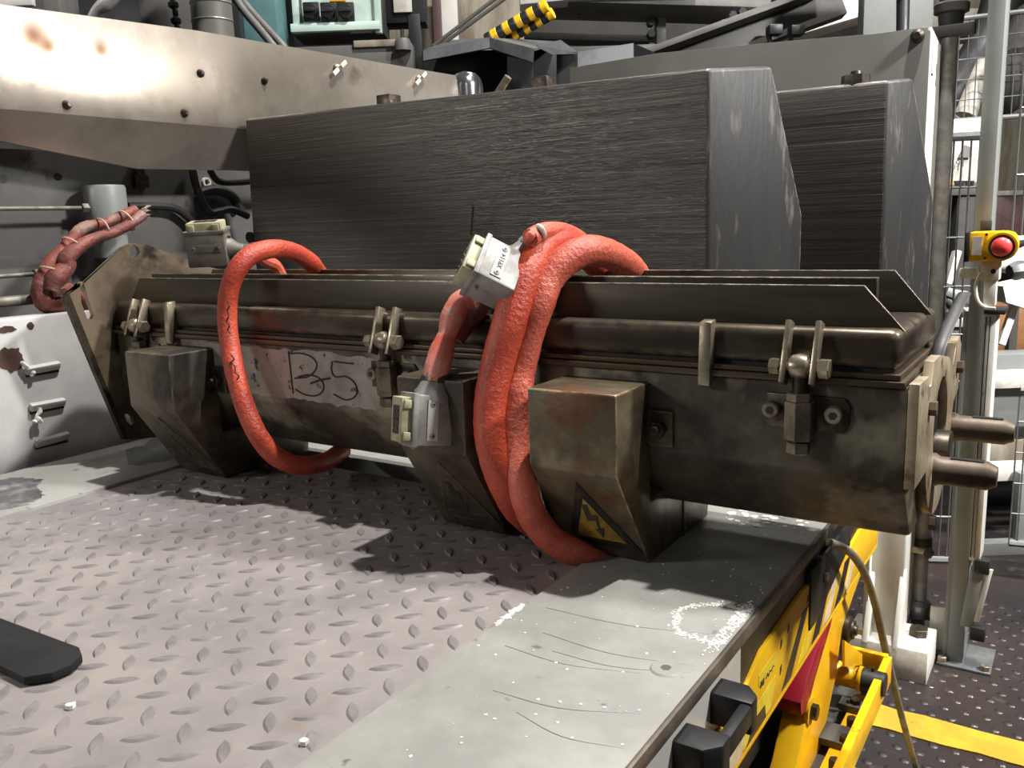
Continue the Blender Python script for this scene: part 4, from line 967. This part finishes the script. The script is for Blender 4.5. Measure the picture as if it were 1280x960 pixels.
# galvanised guard plates in the middle background
gg = thing('galvanised_guard', 'folded galvanised sheet guard behind the large hood', 'guard', (-1.832, 2.805, 0.948))
def quad(pts, t, name, mt, par):
    """thin folded sheet from world points"""
    n = bmesh.new()
    n.faces.new([n.verts.new(p) for p in pts])
    r = bmesh.ops.extrude_face_region(n, geom=n.faces[:])
    bmesh.ops.translate(n, verts=[v for v in r['geom'] if isinstance(v, bmesh.types.BMVert)], vec=t)
    return obj(name, n, mt, par)
bk_ = Vector((-.55, .83, 0)) * .02
quad([(-2.049, 2.564, 1.064), (-1.854, 2.702, 1.098), (-1.851, 2.696, 1.062), (-2.046, 2.557, 1.025)], bk_, 'guard_lip', K['guard'], gg)
quad([(-1.854, 2.702, 1.098), (-1.662, 2.694, 1.034), (-1.661, 2.684, 0.987), (-1.851, 2.696, 1.062)], bk_, 'guard_lip', K['guard'], gg)
quad([(-2.045, 2.567, 1.064), (-1.854, 2.702, 1.098), (-1.662, 2.694, 1.034), (-2.066, 3.571, 1.237), (-2.552, 3.379, 1.282)], Vector((0, 0, -.008)), 'guard_roof', K['guard'], gg)
quad([(-1.808, 2.743, 1.035), (-1.672, 2.702, 0.991), (-1.662, 2.686, 0.889), (-1.797, 2.718, 0.893)], bk_, 'guard_web', K['guard'], gg)
quad([(-1.661, 2.847, 1.057), (-1.561, 2.82, 1.024), (-1.552, 2.8, 0.908), (-1.65, 2.821, 0.91)], bk_, 'guard_web', K['guard'], gg)
quad([(-1.561, 2.821, 1.027), (-1.399, 2.935, 1.051), (-1.389, 2.913, 0.923), (-1.552, 2.8, 0.908)], bk_, 'guard_web', K['guard'], gg)
quad([(-1.724, 2.807, 1.071), (-1.651, 2.86, 1.085), (-1.556, 2.812, 1.025), (-1.663, 2.816, 1.037)], Vector((0, 0, -.006)), 'guard_roof', K['guard'], gg)
quad([(-1.406, 2.943, 1.053), (-1.309, 2.924, 1.005), (-1.307, 2.919, 0.978), (-1.401, 2.932, 0.991)], bk_, 'guard_end', K['black'], gg)
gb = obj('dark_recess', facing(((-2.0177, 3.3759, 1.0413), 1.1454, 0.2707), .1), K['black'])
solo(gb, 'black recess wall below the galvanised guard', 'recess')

# dark steel gallery of girders at the top
gd = thing('girder_frame', 'dark grey bolted girder frame of the gallery at the top', 'girder', (-1.806, 3.855, 1.178))
obj('backing_plate', facing(((-2.1573, 4.5597, 1.5417), 1.3485, 0.9135), .05), K['darkgrey'], gd)
obj('top_beam', fbox((-1.807, 3.905, 1.4), ((230.7409, 150.6338, -17.5528), (0.547, -0.8163, 0.1854), (-0.0484, 0.1903, 0.981)), (.56, .10, .030), .003), K['greypaint'], gd)
obj('top_beam', fbox((-1.902, 3.728, 1.442), ((245.5365, 129.9669, 9.6127), (0.547, -0.8163, 0.1854), (-0.1151, 0.1462, 0.9838)), (.40, .04, .028), .003), K['panelw'], gd)
obj('middle_beam', fbox((-2.096, 3.933, 1.299), ((133.716, 87.4348, -9.5493), (0.547, -0.8163, 0.1854), (-0.0484, 0.1903, 0.981)), (.33, .04, .016), .002), K['greypaint'], gd)
for (c, hz_) in (((-1.777, 4.017, 1.268), .20), ((-1.424, 4.284, 1.402), .14)):
    up_ = obj('upright_flange', fbox(c, ((math.cos(FACE), math.sin(FACE), 0), (-math.sin(FACE), math.cos(FACE), 0), (0, 0, 1)), (.022, .04, hz_), .002), K['greypaint'], gd)
for p in ((-1.803, 3.967, 1.339), (-1.799, 3.957, 1.284), (-2.089, 3.789, 1.399), (-1.423, 3.996, 1.315), (-1.388, 4.022, 1.328), (-1.795, 3.947, 1.225)):
    p = Vector(p)
    obj('girder_bolt', hexnut(p - fv * .02, p + fv * .04, .019), K['black'], gd)
db = thing('sloping_beam', 'grey beam sloping up behind the right hood', 'beam', (-1.403, 3.617, 1.096))
obj('beam_web', fbox((-1.271, 3.725, 1.182), ((137.2095, 104.4125, 54.9143), (0.547, -0.8163, 0.1854), (-64.1817, -4.6075, 169.1257)), (.42, .03, .075), .003), K['darkgrey'], db)
obj('beam_flange', fbox((-1.34, 3.631, 1.19), ((137.2095, 104.4125, 54.9143), (0.547, -0.8163, 0.1854), (-64.1817, -4.6075, 169.1257)), (.42, .07, .010), .002), K['darkgrey'], db)
pb = obj('pale_cross_beam', fbox((-1.141, 4.207, 1.304), ((138.0905, 102.3271, 43.1297), (0.547, -0.8163, 0.1854), (-54.175, 2.0023, 168.7041)), (.40, .06, .080), .004), K['ltgrey'])
solo(pb, 'pale sloping cross beam above the grey machine plate', 'beam')
for p, lab in (((-1.134, 3.691, 1.17), 'black clamp on the plate edge, left one of a pair'), ((-1.06, 3.739, 1.164), 'black clamp on the plate edge, right one of a pair')):
    p = Vector(p)
    q = fbox(p, ((math.cos(FACE), math.sin(FACE), 0), (-math.sin(FACE), math.cos(FACE), 0), (0, 0, 1)), (.028, .03, .020), .006)
    fbox(p + Vector((-.01, 0, -.06)), ((1, 0, .3), (0, 1, 0), (-.3, 0, 1)), (.008, .01, .05), .002, q)
    solo(obj('edge_clamp', q, K['black']), lab, 'clamp')
wp = thing('white_column', 'light grey column with a black ribbed sleeve at the top right', 'column', (-0.664, 3.493, 1.068))
obj('column_web', facing(((-0.6604, 3.6549, 1.2317), 0.2577, 0.4147), .06, .003), K['midgrey'], wp)
obj('ribbed_sleeve', lathe((-0.597, 3.398, 0.992), (-0.617, 3.459, 1.319), [(0, .020), (.55, .022), (.56, .045), (.7, .045), (.72, .03), (1, .03)], 18), K['black'], wp)

# ------------------------------------------------------------------ grey machine plate marked L1, its column and base
lp = thing('machine_plate', 'large grey machine plate with a bright white right edge marked L1', 'machine plate', (-.45, 2.36, FZ))
pl_ = [(-1.30, .02), (-.345, .02), (-.345, .846), (-.36, .856), (-.47, .857), (-.62, .866), (-1.02, .885), (-1.30, .88)]
obj('plate_sheet', prism(pl_, 'y', 2.30, 2.312, .001), K['greypaint'], lp)
ed = obj('plate_edge', prism([(2.302, -.68), (2.47, -.68), (2.47, .80), (2.445, .835), (2.302, .855)], 'x', -.352, -.343, .001), K['ltgrey'], lp, 'white right edge of the plate')
bm = bmesh.new()
box((-.3435, 2.325, .752), (-.3424, 2.331, .800), 0, bm); box((-.3435, 2.325, .752), (-.3424, 2.352, .757), 0, bm)
obj('plate_letter', bm, K['darkgrey'], ed, 'stencilled letter L')
obj('plate_digit', box((-.3435, 2.395, .735), (-.3424, 2.401, .785)), K['darkgrey'], ed, 'stencilled digit 1')
p = (-0.372, 2.298, 0.842)
obj('round_bolt', lathe((p[0], 2.302, p[2] - .004), (p[0], 2.285, p[2] - .004), [(0, .016), (.6, .015), (1, .008)], 16), K['hwdark'], lp)
obj('column', box((-.420, 2.30, -.70), (-.343, 2.312, .05), .001), K['ltgrey'], lp, 'pale lower column')
obj('column_flange', box((-.432, 2.27, -.70), (-.420, 2.40, .05), .001), K['ltgrey'], lp)
bs = obj('base_block', box((-.47, 2.245, FZ), (-.268, 2.40, FZ + .088), .003), K['white'], lp, 'white base block bolted to the floor')
for x in (-.418, -.345):
    obj('base_gusset', prism([(2.23, FZ + .088), (2.33, FZ + .088), (2.33, FZ + .27), (2.305, FZ + .27), (2.28, FZ + .21)], 'x', x - .006, x + .006, .001), K['ltgrey'], lp)
obj('anchor_bolt', hexnut((-.305, 2.34, FZ + .088), (-.305, 2.34, FZ + .108), .024), K['hwdark'], bs)
for y, z, in ((2.27, FZ + .05), (2.27, FZ + .03)):
    pass

# vertical pipe with clamp and elbow foot
pp_ = thing('steel_pipe', 'upright steel pipe between the grey plate and the fence', 'pipe', (-.325, 2.44, FZ))
obj('pipe_barrel', cyl((-.327, 2.478, FZ + .12), (-.327, 2.478, 1.6), .019, 18), K['alu'], pp_)
obj('pipe_elbow', lathe((-.327, 2.478, FZ + .07), (-.327, 2.478, FZ + .13), [(0, .018), (.2, .034), (.8, .034), (1, .024)], 16), K['galv'], pp_)
obj('elbow_outlet', cyl((-.327, 2.478, FZ + .10), (-.27, 2.478, FZ + .09), .022, 14), K['darkgrey'], pp_)
obj('floor_flange', cyl((-.327, 2.478, FZ), (-.327, 2.478, FZ + .075), .018, 14), K['galv'], pp_)
cl = obj('pipe_clamp', box((-.42, 2.415, FZ + .285), (-.29, 2.425, FZ + .30), .001), K['hw'], pp_, 'pipe clamp bar')
obj('clamp_ring', lathe((-.327, 2.478, FZ + .275), (-.327, 2.478, FZ + .31), [(0, .026), (1, .026)], 16), K['hwdark'], cl)
for x in (-.415, -.30):
    obj('clamp_bolt', hexnut((x, 2.40, FZ + .292), (x, 2.425, FZ + .292), .012), K['hwdark'], cl)
zt_ = 0.894
obj('pipe_valve', lathe((-.327, 2.478, zt_ - .03), (-.327, 2.478, zt_ + .12), [(0, .026), (.3, .030), (.32, .040), (.45, .040), (.5, .028), (1, .032)], 16), K['darkgrey'], pp_, 'dark coupling on the pipe')
obj('clamp_arm', box((-.44, 2.44, zt_ - .04), (-.27, 2.478, zt_ - .015), .002), K['darkgrey'], pp_)

# fence post with emergency stop
ps = thing('fence_post', 'grey steel fence post carrying the yellow emergency stop', 'post', (-.205, 2.44, FZ))
obj('post_profile', box((-.240, 2.395, FZ + .006), (-.203, 2.500, 2.2), .002), K['midgrey'], ps)
obj('post_channel', box((-.203, 2.386, -.45), (-.178, 2.478, .187), .002), K['ltgrey'], ps, 'light grey cover channel')
obj('post_flange', box((-.252, 2.40, FZ + .006), (-.240, 2.41, .19), .001), K['midgrey'], ps)
obj('channel_groove', box((-.2015, 2.3835, -.44), (-.1985, 2.387, .18)), K['darkgrey'], ps)
obj('channel_groove', box((-.1925, 2.3835, -.44), (-.1900, 2.387, .18)), K['darkgrey'], ps)
obj('channel_cap', box((-.206, 2.380, .186), (-.160, 2.478, .197), .002), K['black'], ps, 'black cap on the channel')
obj('foot_plate', box((-.262, 2.37, FZ), (-.135, 2.52, FZ + .008), .002), K['galv'], ps)
for x in (-.250, -.150):
    obj('foot_bolt', hexnut((x, 2.385, FZ + .008), (x, 2.385, FZ + .022), .012), K['hw'], ps)
for z, l_ in ((-.455, 'upper'), (-.64, 'lower')):
    obj('hinge_block', box((-.19, 2.38, z - .025), (-.155, 2.41, z + .012), .003), K['black'], ps)
obj('torn_cover', fbox((-.190, 2.392, -.55), ((1, 0, 0), (0, 1, .0), (.10, 0, 1)), (.016, .003, .085), .001), K['midgrey'], ps)
obj('torn_cover', fbox((-.165, 2.39, -.54), ((1, 0, 0), (0, 1, .0), (.16, 0, 1)), (.006, .003, .075), .001), K['ltgrey'], ps)
q = (-0.221, 2.395, -0.646)
obj('cover_plate', box((-.290, 2.42, FZ + .02), (-.245, 2.43, FZ + .14), .002), K['ltgrey'], ps)
q = (-0.214, 2.394, 0.399)
obj('square_tab', box((q[0] - .012, 2.390, q[2] - .012), (q[0] + .012, 2.397, q[2] + .012), .001), K['darkgrey'], ps)

es = thing('emergency_stop', 'yellow emergency stop box with red mushroom button on the post', 'emergency stop', (-.19, 2.34, .30))
obj('mount_plate', box((-.249, 2.30, .317), (-.238, 2.378, .386), .002), K['black'], es, 'black mounting base')
obj('stop_case', prism([(-.239, .318), (-.168, .318), (-.150, .326), (-.141, .345), (-.141, .366), (-.150, .382), (-.168, .387), (-.239, .386)], 'y', 2.302, 2.378, .004), K['yellow'], es, 'yellow enclosure')
obj('button_shroud', lathe((-.169, 2.306, .353), (-.169, 2.272, .353), [(0, .032), (1, .032)], 26), K['yellow'], es)
obj('shroud_recess', cyl((-.169, 2.274, .353), (-.169, 2.2705, .353), .027, 24), K['decal_black'], es)
obj('stop_button', lathe((-.169, 2.275, .353), (-.169, 2.245, .353), [(0, .012), (.4, .012), (.42, .0215), (.7, .021), (.9, .016), (1, .006)], 24), K['estop_red'], es, 'red mushroom button')
obj('case_label', box((-.233, 2.3005, .333), (-.212, 2.303, .376), 0), K['plaque'], es, 'blank pale label')
for x, z in ((-.204, .380), (-.204, .326)):
    obj('case_screw', cyl((x, 2.2995, z), (x, 2.303, z), .003, 10), K['black'], es)
bkt = thing('mount_bracket', 'white bracket and clamp below the emergency stop', 'bracket', (-.20, 2.35, .20))
obj('bracket_block', box((-.215, 2.335, .272), (-.175, 2.385, .316), .002), K['white'], bkt)
obj('bracket_hole', cyl((-.188, 2.333, .293), (-.188, 2.337, .293), .006, 12), K['black'], bkt)
obj('bracket_leg', box((-.206, 2.345, .21), (-.180, 2.38, .275), .002), K['ltgrey'], bkt)
obj('bracket_clamp', box((-.262, 2.345, .274), (-.222, 2.385, .300), .005), K['white'], bkt)
obj('wire_loop', tube([(-.214, 2.335, .29), (-.222, 2.328, .26), (-.216, 2.33, .225), (-.200, 2.34, .208), (-.178, 2.34, .205)], .004, 8), K['white'], bkt)

# mesh fence panels (thin wires), between pipe and post and to the right
def mesh_panel(lab, x0, x1, y0, y1, z0, z1, step, wires, par=None):
    t = thing('mesh_fence_panel', lab, 'fence panel', ((x0 + x1) / 2, (y0 + y1) / 2, z0))
    L = math.hypot(x1 - x0, y1 - y0)
    bm = bmesh.new()
    k = int(L / step)
    for i in range(k + 1):
        f = i / k; x, y = x0 + (x1 - x0) * f, y0 + (y1 - y0) * f
        cyl((x, y, z0), (x, y, z1), .0026, 5, bm)
    for j in range(wires + 1):
        z = z0 + (z1 - z0) * j / wires
        cyl((x0, y0, z), (x1, y1, z), .0028, 5, bm)
    obj('wire_mesh', bm, K['galv'], t, kind='stuff')
    for z in (z0, z1):
        obj('frame_rail', tube([(x0, y0, z), (x1, y1, z)], .011, 8, None, 2), K['midgrey'], t)
    return t
mesh_panel('wire mesh fence panel between the steel pipe and the post', -.33, -.235, 2.52, 2.56, -.52, .62, .0185, 9)
mesh_panel('wire mesh fence panel right of the fence post', -.165, .30, 2.48, 2.75, .36, 1.3, .022, 6)
mesh_panel('wire mesh door panel low on the far right', -.15, .35, 3.05, 3.15, -.62, -.12, .022, 5)
mesh_panel('tall far wire mesh fence panel high behind the pipe', -.55, .1, 4.45, 4.55, .82, 1.25, .035, 5)

# ------------------------------------------------------------------ far right background
rb = thing('robot_cover', 'bright white machine cover numbered 91 behind the fence', 'machine cover', (-0.458, 4.115, 0.502))
obj('cover_shell', facing(((-0.4787, 4.1382, 0.6659), 0.2266, 0.2666), .3, .01), K['white'], rb)
obj('cover_base', facing(((-0.4538, 4.096, 0.5145), 0.1988, 0.053), .3, .004), K['greypaint'], rb)
obj('cover_pedestal', facing(((-0.4367, 4.1216, -0.1788), 0.0964, 1.3635), .08), K['darkgrey'], rb)
for i, (a, mt) in enumerate(((((-0.5012, 4.0579, 0.5407), 0.0198, 0.0165), 'yellow'), (((-0.4778, 4.0734, 0.5397), 0.0165, 0.0165), 'black'), (((-0.4599, 4.0852, 0.5389), 0.0132, 0.0165), 'black'), (((-0.4433, 4.0962, 0.5382), 0.0132, 0.0165), 'black'), (((-0.4268, 4.1071, 0.5375), 0.0132, 0.0165), 'black'))):
    obj('vent_slot', facing(a, .02, 0), K[mt], rb)
bd = quad([(-0.484, 4.119, 0.643), (-0.445, 4.145, 0.641), (-0.449, 4.153, 0.684), (-0.469, 4.142, 0.694)], Vector((-.005, .008, 0)), 'cover_badge', K['greypaint'], rb)
cu = bpy.data.curves.new('number', 'FONT'); cu.body = '91'; cu.size = .042; cu.extrude = .001
tmp = bpy.data.objects.new('tmp', cu); COL.objects.link(tmp)
me = bpy.data.meshes.new_from_object(tmp.evaluated_get(bpy.context.evaluated_depsgraph_get())); bpy.data.objects.remove(tmp)
b_ = bmesh.new(); b_.from_mesh(me)
A = Matrix(((math.cos(FACE), 0, math.sin(FACE)), (math.sin(FACE), 0, -math.cos(FACE)), (0, 1, 0))).to_4x4()
A.translation = Vector((-0.495, 4.103, 0.604))
b_.transform(A)
obj('cover_number', b_, K['greypaint'], rb, 'grey number 91')
dc = thing('dark_duct', 'thick dark grey flexible duct bending down behind the post', 'duct', (-0.626, 4.693, 0.848))
obj('hose_or_drape', tube([(-0.426, 4.968, 1.471), (-0.447, 4.921, 1.323), (-0.482, 4.869, 1.195), (-0.541, 4.8, 1.067), (-0.603, 4.735, 0.966), (-0.652, 4.679, 0.864)], .095, 16, None, 6), K['black'], dc)
obj('duct_liner', tube([(-0.463, 4.734, 1.086), (-0.498, 4.685, 0.971), (-0.531, 4.634, 0.849)], .05, 14, None, 5), K['white'], dc, 'white duct end piece')
obj('duct_clip', tube([(-0.57, 4.487, 0.852), (-0.526, 4.509, 0.818), (-0.481, 4.53, 0.781)], .009, 8), K['galv'], dc)
dr = thing('maroon_press', 'dark maroon machine body beyond the wire mesh', 'machine', (-0.46, 4.772, 0.165))
obj('press_body', facing(((-0.3588, 4.8755, 0.3224), 0.6609, 0.3304), .3, .02), K['maroon'], dr)
obj('pale_drum', lathe((-0.606, 4.598, 0.372), (-0.464, 4.694, 0.373), [(0, .07), (.6, .07), (.8, .05), (1, .02)], 18), K['concrete'], dr, 'pale cone ended drum')
dl = thing('white_carriage', 'clutter of white carriage brackets behind the mesh by the pipe', 'carriage', (-0.432, 3.887, -0.039))
obj('carriage_block', facing(((-0.4454, 3.8942, 0.0327), 0.1296, 0.1458), .15, .01), K['white'], dl)
obj('carriage_arm', fbox((-0.457, 3.864, 0.204), ((0.1768, 0.339, 0.9715), (0.547, -0.8163, 0.1854), (0.8559, 0.4987, -0.3297)), (.07, .02, .012), .003), K['white'], dl)
obj('carriage_link', fbox((-0.426, 3.822, 0.09), ((0.8633, 0.4813, -0.4279), (0.547, -0.8163, 0.1854), (0.2601, 0.3941, 0.968)), (.06, .03, .018), .003), K['galv'], dl)
obj('carriage_shaft', cyl((-0.471, 3.793, 0.092), (-0.397, 3.801, 0.02), .02, 12), K['darkgrey'], dl)
obj('carriage_post', facing(((-0.448, 3.9159, -0.1342), 0.0723, 0.2136), .05), K['galv'], dl)
wr = thing('work_bench', 'white framed bench with brown bin lining on the far right', 'bench', (-0.202, 3.583, -0.44))
obj('bench_back', facing(((-0.074, 3.7652, -0.2831), 0.4963, 0.361), .1, .004), K['midgrey'], wr)
obj('bench_rail', facing(((-0.0775, 3.722, -0.1933), 0.4857, 0.0652), .12, .004), K['white'], wr)
obj('bench_rail', facing(((-0.0606, 3.612, -0.4579), 0.4898, 0.1225), .08, .004), K['concrete'], wr, 'beige lower rail')
obj('bin_lining', facing(((-0.0952, 4.0405, -0.0868), 0.5237, 0.2746), .2, .01), K['wood'], wr, 'brown bin lining')
obj('bench_leg', facing(((-0.2214, 3.7801, -0.052), 0.0305, 0.2505), .03), K['darkgrey'], wr)
obj('slot_gap', facing(((-0.0233, 3.6447, -0.3698), 0.3836, 0.0378), .02), K['black'], wr)
hd_ = thing('door_frame', 'grey framed cabinet door with mesh below the bench', 'cabinet door', (-0.178, 3.393, -0.806))
obj('frame_upright', facing(((-0.1243, 3.3522, -0.6049), 0.05, 0.2777), .04, .002), K['midgrey'], hd_)
obj('frame_sill', facing(((-0.018, 3.3915, -0.7453), 0.5415, 0.0777), .05, .003), K['midgrey'], hd_)
obj('frame_sill', facing(((-0.0388, 3.4632, -0.476), 0.5451, 0.0615), .05, .003), K['ltgrey'], hd_)
obj('dark_inside', facing(((-0.0531, 3.9715, -0.7846), 0.6803, 0.3239), .05), K['black'], hd_)
wh = thing('white_hose_joint', 'white hose with grey coupling right of the emergency stop', 'hose joint', (-0.22, 3.348, 0.196))
obj('hose_body', tube([(-0.246, 3.16, 0.256), (-0.221, 3.178, 0.26), (-0.2, 3.193, 0.264), (-0.155, 3.228, 0.287)], .030, 14, None, 5, True, [.7, 1, 1.2, 1.1]), K['white'], wh)
obj('coupling', lathe((-0.205, 3.098, 0.24), (-0.164, 3.127, 0.248), [(0, .022), (.3, .030), (.7, .030), (1, .024)], 8), K['galv'], wh)
quad([(-0.236, 3.332, 0.176), (-0.157, 3.389, 0.194), (-0.15, 3.371, 0.094), (-0.223, 3.329, 0.123)], Vector((-.05, .08, 0)), 'shroud', K['white'], wh)
obj('shroud_strut', fbox((-0.214, 3.382, 0.058), ((-0.2184, -0.3666, -0.9697), (0.547, -0.8163, 0.1854), (0.8596, 0.49, -0.3788)), (.09, .01, .012), .002), K['ltgrey'], wh)
bgp = thing('back_shelving', 'pale grey shelving and ducts far behind the fence', 'shelving', (-0.553, 5.811, 0.7))
obj('shelf_back', facing(((-0.4208, 6.2845, 1.3158), 1.3476, 1.8289), .1), K['concrete'], bgp)
obj('shelf_bar', facing(((-0.7679, 5.8512, 1.5108), 0.4628, 0.1018), .1, .004), K['white'], bgp)
obj('shelf_bar', facing(((-0.1407, 5.5486, 0.4851), 0.7664, 0.0596), .1, .004), K['white'], bgp)
obj('shelf_bar', facing(((-0.754, 5.8182, 1.3244), 0.4628, 0.074), .1, .004), K['ltgrey'], bgp)
obj('hose_or_drape', tube([(-0.269, 4.785, 1.274), (-0.324, 4.716, 1.135), (-0.362, 4.659, 0.995), (-0.3, 4.676, 0.887)], .10, 12, None, 5), K['darkgrey'], dc)  # grey drape grouped with the duct, not a hose
lw = thing('lower_barrier', 'grey crossing rails low behind the steel pipe', 'barrier', (-0.41, 3.366, -0.779))
obj('barrier_rail', facing(((-0.3801, 3.2556, -0.8148), 0.1722, 0.0459), .04, .002), K['ltgrey'], lw)
obj('barrier_rail', facing(((-0.3343, 3.0849, -0.8924), 0.2048, 0.0683), .04, .002), K['midgrey'], lw)
